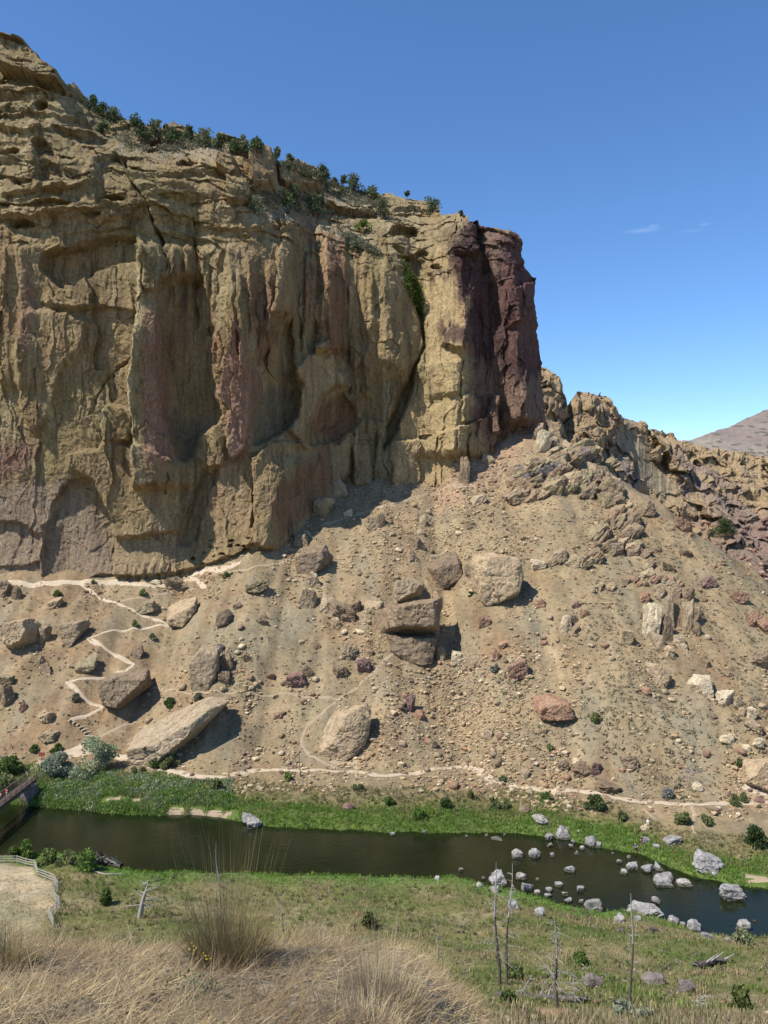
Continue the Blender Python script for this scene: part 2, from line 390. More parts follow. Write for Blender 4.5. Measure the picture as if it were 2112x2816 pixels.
gc = np.where(ns[..., None], near, gc*np.array((.84, .845, .82)))
gc = np.clip(gc, .01, .8)
V = np.stack([GX, GY, GZ], -1).reshape(-1, 3)
nv = len(V)
ground_me = mk_mesh('ground', V, grid_faces(NR, NC), gc.reshape(-1, 3), True, M['ground'])
tag(link('ground', ground_me), kind='structure')
# lowland reaching the horizon behind and beside
far_me = mk_mesh('lowland', [(-6000, -900, -75), (6000, -900, -75), (6000, 9000, -75), (-6000, 9000, -75)], [(0, 1, 2, 3)], [(.25, .2, .13)]*4, True, M['ground'])
tag(link('lowland', far_me), kind='structure')
# river
xs = np.linspace(-140, 150, 120); nb_ = np.interp(xs, near_bank[:, 0], near_bank[:, 1])-4; fb_ = np.interp(xs, far_bank[:, 0], far_bank[:, 1])+4
V = np.concatenate([np.stack([xs, nb_, np.full(120, ZW)], 1), np.stack([xs, fb_, np.full(120, ZW)], 1)])
tag(link('river', mk_mesh('river', V, [(i, i+1, 121+i, 120+i) for i in range(119)], None, True, M['water'])), kind='structure')
# ------------------------------------------------------------------ the cliff
sky_px = [(-260, 160), (-60, 150), (0, 128), (8, 108), (30, 104), (70, 116), (90, 135), (110, 160), (140, 182), (165, 203), (175, 218), (200, 226), (225, 255), (245, 272), (270, 292), (300, 308), (340, 325), (400, 348), (452, 358), (462, 345), (478, 334), (500, 338), (512, 355), (545, 370), (570, 375), (600, 372), (640, 376), (690, 400), (715, 408), (745, 408), (760, 430), (790, 440), (835, 442), (870, 462), (885, 485), (920, 505), (960, 518), (1000, 528), (1050, 532), (1090, 536), (1140, 545), (1185, 555), (1206, 572), (1213, 586), (1250, 589), (1286, 590), (1293, 604), (1310, 618), (1360, 624), (1400, 631), (1424, 640), (1432, 648)]
right_px = [(640, 1430), (672, 1437), (690, 1433), (735, 1448), (757, 1472), (800, 1476), (880, 1481), (905, 1478), (960, 1486), (1010, 1490), (1060, 1493), (1130, 1503), (1200, 1515), (1300, 1530)]
base_px = [(-260, 1600), (0, 1600), (320, 1598), (480, 1592), (560, 1562), (700, 1500), (800, 1432), (900, 1347), (970, 1318), (1080, 1302), (1240, 1292), (1290, 1245), (1350, 1215), (1440, 1198), (1530, 1200)]
bx = np.array(base_px, float); sx = np.array(sky_px, float); rx = np.array(right_px, float)
bq = np.linspace(-260, 1530, 90); bY = np.array([hit(max(p, -180), np.interp(p, bx[:, 0], bx[:, 1]))[1] for p in bq])
kern = np.hanning(9); kern /= kern.sum(); bY = np.convolve(np.pad(bY, 4, mode='edge'), kern, 'valid')
NU, NV = 640, 560
u = np.linspace(0, 1, NU); v = np.linspace(0, 1, NV)
U, Vv = np.meshgrid(u, v)
P0 = -230 + U*(1430+230)
pb = np.interp(P0, bx[:, 0], bx[:, 1])+45; pt = np.interp(P0, sx[:, 0], sx[:, 1])
pt = pt + 4*fbm(P0/22, .5, .5, 4) + 6*(facets(P0/26, P0*0+.5, 21)[0])*(P0 > 120)
PY = pb + (pt-pb)*Vv
RR = np.interp(PY, rx[:, 0], rx[:, 1]) + 3.5*fbm(PY/22, 1.5, .7, 3)
PX = -230 + U*(RR+230)
# recession of the surface above the foot (metres)
ctl = np.array([(0, 600, 6), (0, 400, 14), (0, 250, 28), (0, 120, 42), (160, 260, 28), (200, 600, 6), (150, 430, 12), (300, 600, 7), (300, 450, 13), (300, 380, 28), (300, 320, 48), (500, 620, 8), (500, 460, 13), (500, 410, 32), (500, 345, 50), (640, 640, 10), (640, 500, 17), (640, 450, 30), (700, 405, 48), (800, 660, 11), (800, 580, 28), (800, 500, 44), (800, 445, 58), (950, 740, 10), (950, 650, 26), (950, 570, 48), (950, 520, 62), (1060, 800, 9), (1060, 700, 18), (1100, 640, 34), (1150, 600, 46), (1190, 560, 66), (1250, 600, 30), (1280, 700, 12), (1420, 650, 16), (1400, 900, 6), (1150, 800, 16), (1180, 700, 26), (-200, 600, 6), (-200, 200, 35), (500, 900, 3), (0, 900, 3), (900, 950, 5), (1200, 1000, 3)]
    + [(p, np.interp(p, bx[:, 0], bx[:, 1]), 0) for p in range(-200, 1500, 170)] + [(p, np.interp(p, bx[:, 0], bx[:, 1])+60, -3) for p in range(-200, 1500, 340)], float)
def tps(C, X, Y):
    s = 200.0; A = C[:, :2]/s
    def U_(r2): return np.where(r2 > 1e-12, .5*r2*np.log(np.maximum(r2, 1e-12)), 0)
    n = len(C); K = U_(((A[:, None]-A[None])**2).sum(-1))+np.eye(n)*.02
    Pm = np.c_[np.ones(n), A]; Lm = np.zeros((n+3, n+3)); Lm[:n, :n] = K; Lm[:n, n:] = Pm; Lm[n:, :n] = Pm.T
    w = np.linalg.solve(Lm, np.r_[C[:, 2], 0, 0, 0])
    out = w[n]+w[n+1]*X/s+w[n+2]*Y/s
    for i in range(n): out = out+w[i]*U_((X/s-A[i, 0])**2+(Y/s-A[i, 1])**2)
    return out
rec = np.maximum(tps(ctl, PX, PY), -5)
edge = sstep(.94, 1.0, U); Y0 = np.interp(PX, bq, bY) + rec + 14*edge**2.2*(PY > 600)
FD = .85
wxn = 8*fbm(PX/60, PY/60, 2.5, 3) + 3*perlin(PX/14, PY/14, 5.5); wyn = 8*fbm(PX/60, PY/60, 12.5, 3) + 3*perlin(PX/14, PY/14, 15.5)
WX, WY = PX+wxn*.55, PY+wyn*.55
rel = np.zeros_like(PX)
def crop(P, pad):
    P = np.asarray(P, float)
    return (WX > P[:, 0].min()-pad) & (WX < P[:, 0].max()+pad) & (WY > P[:, 1].min()-pad) & (WY < P[:, 1].max()+pad)
def plate(P, d, soft=10, gx=0, gy=0):
    m = crop(P, soft*2); s = poly_sdf(P, WX[m], WY[m]); c = np.mean(P, 0)
    soft = soft*.65; rel[m] += sstep(-soft, soft, s)*.95*(d+gx*(WX[m]-c[0])+gy*(WY[m]-c[1]))
def vrib(P, wl, wr, d, fade=40, p=1.0):
    P = sorted(P, key=lambda q: q[1]); ys = [q[1] for q in P]; xs_ = [q[0] for q in P]
    m = (WY > ys[0]-fade) & (WY < ys[-1]+fade) & (WX > min(xs_)-wl-5) & (WX < max(xs_)+wr+5)
    s = WX[m]-np.interp(WY[m], ys, xs_)
    pr = np.where(s < 0, np.clip(1+s/wl, 0, 1), np.clip(1-s/wr, 0, 1))**p
    rel[m] += FD*d*pr*sstep(ys[0]-fade, ys[0]+fade*.2, WY[m])*sstep(ys[-1]+fade, ys[-1]-fade*.2, WY[m])
def crack(P, w, d):
    m = crop(P, w*2+4); s = line_dist(P, WX[m], WY[m]); kk = .25+.75*sstep(-.35, .35, perlin(WX[m]/35, WY[m]/45, d)); rel[m] -= .72*d*kk*sstep(w*.9*kk+1, 0, s)
def ledge(P, d, up, dn=8, fade=25):
    P = sorted(P); xs_ = [q[0] for q in P]; ys = [q[1] for q in P]
    m = (WX > xs_[0]-fade) & (WX < xs_[-1]+fade) & (WY > min(ys)-up*4) & (WY < max(ys)+dn+5)
    s = WY[m]-np.interp(WX[m], xs_, ys)
    pr = np.where(s < 0, np.exp(s/up), np.clip(1-s/dn, 0, 1))
    rel[m] += .8*d*pr*sstep(xs_[0]-fade, xs_[0]+fade*.3, WX[m])*sstep(xs_[-1]+fade, xs_[-1]-fade*.3, WX[m])
Wx = (PX-CX)/F*Y0; Wz = (CY-PY)/F*Y0
# --- broad relief
rel += .8*fbm(Wx/38, Wz/55, 1.1, 2)
flutes = sstep(520, 700, PX)*sstep(1180, 900, PY)*sstep(560, 680, PY)*sstep(1180, 1050, PX)
rel += .25*fbm(Wx/7.5, Wz/60, 4.1, 2) + 1.35*flutes*(.6*ridged(Wx/9, Wz/70, 4.1, 2)+.5*fbm(Wx/4, Wz/25, 1.3, 2))
upper = sstep(760, 560, PY-.12*np.clip(PX-600, 0, 600)); midl = sstep(900, 700, PY)*sstep(480, 380, PX)
bed = fbm(Wx/34, Wz/7.0, 3.7, 3)
def terr(v, n): q = v*n; f = np.floor(q); return (f+sstep(.3, .7, q-f))/n
bed = .35*bed+.65*terr(bed+.15*perlin(Wx/6, Wz/5, 2.2), 2.6)
rel += (upper*1.1 + midl*.5 + .12)*bed
wq = .35*perlin(Wx/8, Wz/8, 3.); wr_ = .35*perlin(Wx/8, Wz/8, 8.)
va, ea = facets(Wx/10+wq*.5, Wz/46+wr_*.5, 1); vb, eb = facets(Wx/4.2+wq, Wz/15+wr_, 2); vc, ec = facets(Wx/1.9+wq*2, Wz/4.5+wr_*2, 3)
ha, e1_ = facets(Wx/24+wq*.5, Wz/7.5+wr_, 5); hb, e2_ = facets(Wx/8+wq, Wz/3+wr_, 6); fd_, ed = facets(Wx/1.1+wq*5, Wz/1.3+wr_*5, 4)
purp = sstep(1230, 1300, PX); low = 1-upper
calm = 1-.62*np.maximum(sstep(520, 430, PX)*sstep(1290, 1340, PY), sstep(30, -10, np.maximum(np.abs(PX-515)-60, np.abs(PY-1000)-190)))
rel += calm*low*((1.7+1.2*purp)*va+(.75+.7*purp+.4*flutes)*vb+(.36+.3*purp)*vc) + upper*(2.6*ha+1.3*hb+.5*vc) + .2*fd_
rel += .08*fbm(Wx/1.4, Wz/1.6, 2.2, 2)
# --- left: flake, dihedral, buttress with bright left edge
vrib([(14, 690), (12, 850), (10, 960), (8, 1050)], 7, 110, 3.5, 30)
plate([(112, 742), (160, 790), (215, 783), (262, 762), (312, 738), (368, 716), (392, 700), (372, 655), (300, 655), (200, 690), (130, 700)], -6, 9)
plate([(160, 800), (215, 786), (262, 765), (312, 741), (365, 719), (385, 760), (384, 860), (340, 850), (250, 845), (200, 850), (130, 832)], 2.2, 9)
ledge([(120, 830), (165, 845), (215, 850), (250, 842)], 2.2, 26, 7)
plate([(60, 860), (140, 850), (240, 880), (235, 960), (170, 1010), (160, 1080), (110, 1190), (60, 1150), (40, 980)], 2.6, 20)
vrib([(386, 688), (393, 760), (386, 860), (374, 960), (366, 1060), (368, 1160), (378, 1260), (383, 1330)], 20, 190, 10.5, 25)
vrib([(386, 900), (376, 960), (368, 1060), (362, 1130)], 30, 20, 2.0, 30)
plate([(388, 690), (448, 676), (456, 760), (440, 800), (400, 800)], 2.5, 6)
crack([(385, 860), (370, 950), (335, 1000), (305, 1030), (280, 1070), (240, 1145)], 7, 2.8)
crack([(308, 1030), (325, 1060), (345, 1085), (358, 1120), (358, 1170)], 5, 2.0)
plate([(285, 1130), (300, 1110), (350, 1120), (358, 1160), (345, 1210), (290, 1215), (282, 1180)], 4.5, 9)
plate([(185, 1250), (215, 1243), (265, 1238), (290, 1212), (400, 1225), (440, 1252), (500, 1265), (500, 1460), (320, 1480), (300, 1400), (255, 1320), (190, 1290)], 3.5, 12)
plate([(122, 1640), (124, 1480), (150, 1380), (196, 1318), (240, 1318), (282, 1372), (306, 1430), (313, 1500), (314, 1640)], -3.4, 12)
plate([(-230, 1640), (-230, 1420), (60, 1440), (110, 1470), (121, 1640)], -3.0, 14)
vrib([(123, 1440), (122, 1520), (122, 1600)], 5, 60, 2.2, 20)
ledge([(-230, 1555), (60, 1552), (121, 1535)], 1.6, 40, 8)
# little organ-pipe columns at the foot
m = (PX > 312) & (PX < 500) & (PY > 1535); rel[m] += 1.3*perlin(Wx[m]/1.1, Wz[m]/12, 3.3)*sstep(1535, 1560, PY[m])
# honeycomb pockets
m = (PX > 515) & (PX < 710) & (PY > 1470) & (PY < 1585)
a1, a2, ai = worley(Wx[m]/2.4, Wz[m]/1.5, Wx[m]*0+.5, 5); rel[m] -= 2.6*sstep(.42, .2, a1)*(ai > .45)*sstep(1470, 1490, PY[m])*sstep(1585, 1565, PY[m])*sstep(515, 530, PX[m])
ledge([(250, 1582), (330, 1578), (480, 1572), (560, 1552), (640, 1520), (700, 1490)], 3.2, 40, 10)
crack([(455, 1270), (462, 1320), (450, 1350)], 8, 2.2)
# --- alcoves in the middle
plate([(452, 770), (560, 765), (588, 900), (572, 1000), (602, 1140), (575, 1180), (548, 1195), (522, 1255), (490, 1265), (470, 1185), (452, 1140), (445, 1000), (440, 880)], -7.5, 22)
plate([(560, 1180), (590, 1170), (612, 1200), (615, 1280), (580, 1290), (545, 1265)], 3.5, 12)
plate([(642, 885), (664, 915), (692, 1000), (712, 1030), (692, 1110), (688, 1180), (672, 1240), (642, 1272), (621, 1230), (627, 1130), (606, 1090), (610, 1020), (626, 950)], 4.5, 7, gx=-.02)
plate([(690, 1000), (725, 960), (760, 920), (800, 870), (806, 1000), (832, 1060), (818, 1140), (785, 1180), (735, 1215), (700, 1215), (700, 1120)], -9, 16)
crack([(617, 690), (600, 770), (590, 860), (600, 1000)], 12, 3)
crack([(725, 800), (735, 900), (730, 1000)], 10, 2.5)
# --- fluted wall with pillars
for (x, y0, y1, w, d) in ((478, 690, 830, 16, 3), (520, 690, 850, 15, 3.5), (560, 700, 950, 14, 3.5), (640, 690, 900, 20, 5), (665, 760, 1000, 16, 4), (690, 720, 900, 14, 3), (745, 740, 980, 22, 4), (770, 690, 850, 16, 3), (845, 700, 960, 14, 4.5), (865, 680, 880, 12, 4), (1000, 690, 900, 20, 3.5), (1020, 760, 960, 16, 3), (985, 1000, 1150, 14, 3.5), (1010, 980, 1080, 14, 4), (60, 700, 1000, 22, 1.5), (1060, 760, 980, 26, 2)):
    vrib([(x+6*math.sin(x), y0), (x, (y0+y1)/2), (x+8*math.cos(x), y1)], w*.75, w*1.3, d, 30, .8)
for (x, y0, y1) in ((540, 690, 900), (578, 700, 1000), (705, 760, 960), (822, 700, 930), (960, 760, 1080)):
    crack([(x+5*math.sin(x*1.7), y0), (x-4, (y0+y1)/2), (x+6, y1)], 7, 3.2)
vrib([(788, 600), (800, 640), (795, 690), (785, 760), (775, 860)], 28, 40, 7, 15, .6)
ledge([(770, 632), (800, 626), (825, 640)], 3, 26, 10, 8)
vrib([(884, 625), (893, 700), (898, 800), (886, 860), (890, 905), (884, 965)], 22, 78, 11, 12, .8)
plate([(895, 640), (950, 655), (956, 760), (945, 880), (960, 960), (905, 965), (900, 800)], 3.2, 8)
plate([(872, 955), (905, 940), (932, 1015), (962, 1060), (932, 1082), (892, 1122), (852, 1182), (842, 1235), (795, 1185), (818, 1150), (828, 1090), (806, 1040), (830, 1000), (850, 975)], 7.5, 16)
plate([(892, 1085), (932, 1060), (976, 1130), (982, 1172), (932, 1222), (880, 1212), (846, 1172)], -4.0, 10)
# --- bulge at the foot
plate([(690, 1262), (742, 1222), (800, 1212), (862, 1228), (922, 1212), (962, 1188), (972, 1200), (962, 1300), (930, 1340), (900, 1420), (760, 1520), (705, 1500), (692, 1330)], 5, 12)
vrib([(800, 1280), (765, 1340), (745, 1420), (730, 1500)], 70, 140, 6.5, 40)
crack([(689, 1320), (692, 1380), (690, 1450)], 9, 5.5)
crack([(595, 1260), (590, 1330), (560, 1400), (540, 1480)], 13, 3.5)
plate([(560, 1290), (585, 1310), (550, 1400), (525, 1500), (500, 1500), (520, 1400)], -3, 9)
ledge([(690, 1245), (780, 1215), (850, 1240), (930, 1210), (975, 1190)], 1.6, 14, 6)
for x, d in ((970, 4), (1030, 2.5)):
    crack([(x+8, 1175), (x, 1240), (x-6, 1335)], 7, d)
plate([(972, 1180), (1000, 1150), (1050, 1160), (1075, 1230), (1085, 1330), (970, 1340)], 4, 10)
# --- dome and the gully behind it
vrib([(1030, 620), (1060, 760), (1080, 900), (1085, 1000)], 120, 85, 8, 60, .6)
plate([(1132, 800), (1156, 880), (1166, 950), (1140, 1010), (1100, 1080), (1062, 1180), (1060, 1235), (1084, 1205), (1124, 1100), (1148, 1000), (1170, 920), (1160, 850)], -9, 12)
plate([(1085, 680), (1112, 720), (1132, 790), (1160, 880), (1190, 850), (1190, 770), (1150, 710)], -6, 16)
# --- right-hand buttress
vrib([(1262, 625), (1262, 700), (1268, 800), (1276, 900), (1262, 1000), (1258, 1100), (1252, 1240)], 125, 120, 11, 30, .9)
vrib([(1262, 625), (1262, 700), (1268, 800), (1276, 900), (1262, 960)], 22, 60, 3, 20, .7)
plate([(1236, 628), (1310, 622), (1318, 690), (1300, 705), (1235, 690)], 5, 7)
vrib([(1398, 640), (1405, 720), (1422, 800), (1425, 900), (1420, 1000), (1450, 1150)], 75, 60, 12, 30, .8)
crack([(1318, 640), (1335, 720), (1355, 800), (1370, 900)], 20, 5)
plate([(1205, 900), (1280, 905), (1290, 950), (1270, 960), (1215, 945)], 4.5, 8)
plate([(1388, 770), (1470, 780), (1476, 870), (1400, 900), (1378, 860)], 3.5, 12)
plate([(1410, 740), (1470, 700), (1476, 770), (1420, 790)], -6, 10)
plate([(1148, 1000), (1270, 990), (1260, 1080), (1180, 1090), (1160, 1040)], 2.5, 14)
plate([(1270, 1090), (1300, 1070), (1325, 1110), (1320, 1160), (1270, 1160)], 3.5, 10)
vrib([(1360, 1090), (1362, 1140), (1366, 1190)], 14, 16, 6, 10, .6)
plate([(1074, 1216), (1170, 1205), (1215, 1190), (1290, 1165), (1340, 1145), (1350, 1092), (1370, 1095), (1372, 1180), (1350, 1260), (1300, 1340), (1080, 1345)], 6.5, 7)
for x, y0, d in ((1203, 1200, 3.5), (1222, 1190, 2.2), (1256, 1180, 3), (1290, 1170, 3.2), (1345, 1140, 2.4)):
    crack([(x, y0), (x-3, y0+60), (x-4, y0+140)], 5, d)
# --- caves and overhangs on top
def cave(cx, cy, w, h, d):
    m = (abs(WX-cx) < w) & (abs(WY-cy) < h*1.5); q = 1-((WX[m]-cx)/w)**2-((WY[m]-cy)/h)**2
    rel[m] -= d*sstep(0, .5, q)
for a in ((1112, 642, 46, 15, 8), (1160, 700, 18, 13, 4), (1110, 708, 20, 9, 4), (1200, 735, 18, 10, 5), (115, 292, 22, 14, 7), (420, 398, 36, 8, 7), (425, 416, 22, 6, 5), (510, 452, 28, 8, 3.5), (60, 500, 30, 10, 3), (140, 560, 60, 12, 4), (30, 420, 30, 14, 4), (300, 545, 40, 10, 4), (60, 620, 34, 14, 4), (250, 590, 36, 10, 3)):
    cave(*a)
plate([(90, 390), (125, 380), (160, 440), (170, 480), (150, 500), (105, 500), (100, 440)], -5, 12)
plate([(268, 440), (320, 425), (350, 470), (355, 560), (270, 560)], -4.5, 12)
crack([(340, 440), (346, 480), (362, 500), (390, 540), (410, 585), (430, 630), (447, 680), (453, 700)], 8, 7)
crack([(453, 695), (457, 760), (458, 820)], 4, 2.0)
crack([(535, 600), (532, 680), (545, 740), (565, 800)], 4, 2.4)
ledge([(348, 480), (400, 478), (470, 476), (540, 470), (600, 462)], 4.2, 26, 9)
ledge([(440, 535), (470, 548), (560, 545), (620, 535), (670, 550)], -2.5, 10, 40)
ledge([(20, 535), (110, 520), (200, 515), (265, 495)], 3.6, 20, 9)
ledge([(0, 590), (90, 598), (180, 575), (260, 572), (330, 560)], 3.2, 18, 9)
ledge([(0, 440), (60, 430), (120, 440), (200, 470)], 2.6, 18, 9)
ledge([(0, 350), (70, 360), (150, 345), (200, 362), (265, 372)], 3.6, 18, 9)
ledge([(60, 300), (120, 310), (190, 325), (250, 335)], 3.2, 16, 8)
ledge([(0, 255), (50, 260), (120, 272)], 3, 16, 9)
ledge([(565, 622), (640, 628), (700, 626), (770, 615)], 2.6, 20, 8)
ledge([(470, 640), (520, 652), (560, 660)], 2.0, 14, 7)
ledge([(880, 520), (950, 540), (1010, 545), (1060, 560)], 3.5, 14, 9)
ledge([(1080, 575), (1140, 568), (1200, 585)], 5, 14, 9)
plate([(4, 104), (70, 112), (110, 158), (168, 204), (176, 236), (130, 226), (60, 206), (4, 196)], 12, 8)
plate([(172, 218), (225, 250), (240, 275), (200, 262), (172, 240)], 4, 6)
plate([(692, 420), (725, 402), (752, 412), (760, 470), (756, 520), (700, 515), (684, 460)], 12, 8)
plate([(764, 450), (820, 438), (880, 470), (890, 500), (880, 520), (790, 510), (765, 480)], 10, 8)
plate([(455, 352), (478, 334), (502, 340), (520, 372), (450, 375)], 5, 7)
plate([(600, 420), (640, 430), (660, 480), (640, 482), (600, 465)], 8, 8)
plate([(880, 535), (940, 545), (1020, 560), (1030, 590), (940, 580), (890, 570)], 8, 8)
plate([(620, 480), (680, 490), (690, 555), (620, 558)], 6, 8)
# limb: the surface turns away at the right-hand edge
CLY = Y0-rel
def blur(a, k):
    w = np.ones(2*k+1)/(2*k+1); f = lambda r: np.convolve(np.pad(r, k, mode='edge'), w, 'valid')
    return np.apply_along_axis(f, 1, np.apply_along_axis(f, 0, a))
Ys = Y0-blur(blur(rel, 9), 9); CV = np.stack([(PX-CX)/F*Ys, CLY, (CY-PY)/F*Ys], -1)
# fine, real relief along all axes so silhouettes break up
CV[..., 0] += .5*fbm(CV[..., 1]/3, Wz/4, 1.9, 3); CV[..., 2] += .45*fbm(Wx/4, CV[..., 1]/3, 6.9, 3)
# --- colours of the rock, with a few sunlit edges and shaded alcoves painted in
cc = np.broadcast_to(np.array((.285, .205, .112)), PX.shape+(3,)).copy()
nA = fbm(Wx/22, Wz/30, 5.5, 4); nB = fbm(Wx/7, Wz/16, 8.5, 3)
cc = mixc(cc, (.235, .180, .092), sstep(-.2, .8, nA)); cc = mixc(cc, (.24, .155, .085), sstep(.1, .9, nB)*.7)
cc = mixc(cc, (.35, .275, .165), sstep(.15, .9, -nB+.3*nA)*.7)
nx_, nz_ = np.gradient(CLY, axis=1), np.gradient(CLY, axis=0)
shelf = sstep(.8, 2.2, nz_)                                             # flat tops carry lichen and dust
cc = mixc(cc, (.29, .245, .155), shelf*.7)
cc = mixc(cc, (.225, .178, .098), sstep(620, 500, PY+.0*PX)*sstep(560, 380, PX)*.6)
nS = fbm(Wx/2.5, Wz/60, 2.7, 3); pst = 9*fbm(Wx/5, Wz/5, 9.9, 4)
def patch(P, c, k=1.0, soft=14):
    global cc
    m = crop(P, soft*2+10); s = poly_sdf(P, WX[m]+6*nB[m]+pst[m], WY[m]+6*nA[m]+40*nS[m])
    cc[m] = mixc(cc[m], c, sstep(-soft, soft, s)*k)
nV = fbm(Wx/3.0, Wz/48, 6.3, 3); cc = mixc(cc, (.15, .105, .065), sstep(.2, .9, nV)*.6*sstep(520, 640, PY)); cc = mixc(cc, (.42, .345, .21), sstep(.25, .9, -nV)*.5)
PINK = (.30, .175, .125); PUR = (.175, .112, .092); MAR = (.085, .048, .046); YEL = (.40, .30, .168); REDB = (.25, .135, .082)
patch([(642, 885), (664, 915), (692, 1000), (712, 1030), (692, 1110), (688, 1180), (672, 1240), (642, 1272), (621, 1230), (627, 1130), (606, 1090), (610, 1020), (626, 950)], PINK, .95, 8)
patch([(395, 840), (420, 850), (440, 900), (445, 1000), (470, 1150), (480, 1240), (440, 1290), (395, 1260), (392, 1000)], PINK, .85)
patch([(366, 700), (394, 700), (396, 800), (390, 900), (380, 1000), (374, 1100), (386, 1280), (366, 1280), (352, 1100), (356, 980), (372, 880)], (.40, .32, .19), .85, 8)  # sunlight on the buttress's left edge, painted as a paler strip
patch([(585, 860), (612, 880), (620, 960), (600, 1010), (585, 960)], REDB, .6)
patch([(885, 640), (905, 650), (902, 960), (884, 960), (890, 860)], (.40, .25, .155), .9, 7)  # orange pillar edge, painted paler where the sun catches it
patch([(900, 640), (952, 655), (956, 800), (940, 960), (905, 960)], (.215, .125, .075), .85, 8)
patch([(892, 1085), (932, 1065), (976, 1130), (980, 1170), (932, 1220), (880, 1210), (848, 1170)], REDB, .9, 10)
patch([(780, 1300), (900, 1250), (915, 1330), (890, 1400), (780, 1460), (745, 1420)], REDB, .7, 18)
patch([(700, 780), (760, 760), (765, 900), (740, 1000), (700, 960)], (.22, .125, .085), .75, 18)
patch([(830, 720), (870, 700), (880, 850), (860, 900), (830, 860)], REDB, .55)
patch([(-230, 1230), (60, 1210), (110, 1240), (80, 1300), (-230, 1360)], (.26, .15, .11), .85, 25)
patch([(-230, 1330), (120, 1330), (200, 1330), (300, 1420), (316, 1600), (-230, 1640)], (.255, .19, .145), .8, 25)
patch([(315, 1480), (500, 1400), (540, 1450), (500, 1590), (316, 1600)], (.34, .255, .16), .6, 25)
patch([(60, 740), (95, 740), (90, 960), (50, 960)], (.28, .17, .12), .7)
patch([(560, 1250), (690, 1260), (690, 1440), (560, 1450)], (.30, .20, .13), .5, 25)
patch([(700, 1060), (815, 1050), (815, 1150), (720, 1210), (690, 1180)], (.17, .14, .095), .7, 16)  # shade in the bottom of the right alcove, painted darker
patch([(455, 1150), (580, 1150), (560, 1210), (500, 1250), (470, 1200)], (.17, .14, .095), .7, 16)  # left alcove: shadow under the overhang put into the colour
patch([(800, 1000), (900, 950), (950, 1060), (850, 1180), (790, 1180)], (.37, .285, .165), .6, 18)
patch([(1150, 760), (1200, 700), (1270, 700), (1290, 900), (1300, 1080), (1260, 1330), (1080, 1330), (1090, 1220), (1140, 1080), (1180, 960)], YEL, .85, 18)
patch([(1240, 620), (1310, 612), (1425, 630), (1480, 760), (1480, 950), (1520, 1220), (1360, 1220), (1300, 1180), (1285, 980), (1265, 900), (1250, 780), (1240, 690)], PUR, .9, 14)
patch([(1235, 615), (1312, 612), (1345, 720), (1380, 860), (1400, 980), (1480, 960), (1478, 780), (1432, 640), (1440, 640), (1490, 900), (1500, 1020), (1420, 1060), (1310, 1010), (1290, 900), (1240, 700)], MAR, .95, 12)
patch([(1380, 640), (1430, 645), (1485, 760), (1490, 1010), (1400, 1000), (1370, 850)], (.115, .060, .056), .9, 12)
patch([(1205, 900), (1282, 905), (1290, 955), (1215, 948)], MAR, .85, 10)
patch([(1180, 770), (1225, 765), (1225, 800), (1180, 795)], PUR, .7, 8)
patch([(1260, 830), (1290, 820), (1290, 900), (1250, 905)], (.42, .29, .16), .7, 8)
patch([(1300, 1000), (1380, 990), (1440, 1190), (1300, 1200)], (.20, .128, .092), .6, 20)
patch([(1055, 580), (1290, 590), (1240, 690), (1150, 720), (1060, 640)], (.31, .245, .15), .7, 20)
patch([(1100, 730), (1150, 770), (1160, 850), (1140, 850), (1110, 790)], (.14, .16, .05), .85, 10)   # grass in the gully
patch([(560, 560), (680, 560), (800, 580), (900, 600), (1000, 640), (1040, 700), (960, 650), (860, 620), (700, 590)], (.34, .285, .21), .65, 14)
patch([(300, 400), (450, 420), (560, 400), (600, 380), (640, 420), (560, 430), (400, 440), (330, 430)], (.33, .28, .22), .7, 12)
patch([(890, 480), (1000, 530), (1060, 600), (960, 600), (880, 560)], (.30, .25, .19), .6, 14)
patch([(1140, 700), (1130, 640), (1060, 640), (1040, 560), (1090, 540)], (.22, .18, .11), .4, 14)
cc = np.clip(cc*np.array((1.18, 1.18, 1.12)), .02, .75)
# back side: fold over the top and round the right-hand edge
top = CV[-1]; backs = []; bcol = []
for k, (dy, dz) in enumerate(((5, -.6), (14, -3), (35, -10), (70, -30))):
    b = top.copy(); b[:, 1] += dy; b[:, 2] += dz; backs.append(b); bcol.append(cc[-1])
CVa = np.concatenate([CV, np.array(backs)], 0); cca = np.concatenate([cc, np.array(bcol)], 0)
rcol = CVa[:, -1]; rb = []; rc_ = []
for (dx, dy) in ((.3, 5), (-.5, 14), (-6, 40), (-16, 80)):
    b = rcol.copy(); b[:, 1] += dy; b[:, 0] += dx; rb.append(b); rc_.append(cca[:, -1])
CVa = np.concatenate([CVa, np.array(rb).transpose(1, 0, 2)], 1); cca = np.concatenate([cca, np.array(rc_).transpose(1, 0, 2)], 1)
n0, n1_ = CVa.shape[:2]
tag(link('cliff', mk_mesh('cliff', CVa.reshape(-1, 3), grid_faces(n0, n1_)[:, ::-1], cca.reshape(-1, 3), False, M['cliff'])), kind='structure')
def cliff_at(px, py):
    """world point of the cliff nearest to a photograph pixel"""
    d = (CV[..., 0]/CV[..., 1]*F+CX-px)**2 + (CY-CV[..., 2]/CV[..., 1]*F-py)**2
    i = np.unravel_index(np.argmin(d), d.shape); return CV[i]

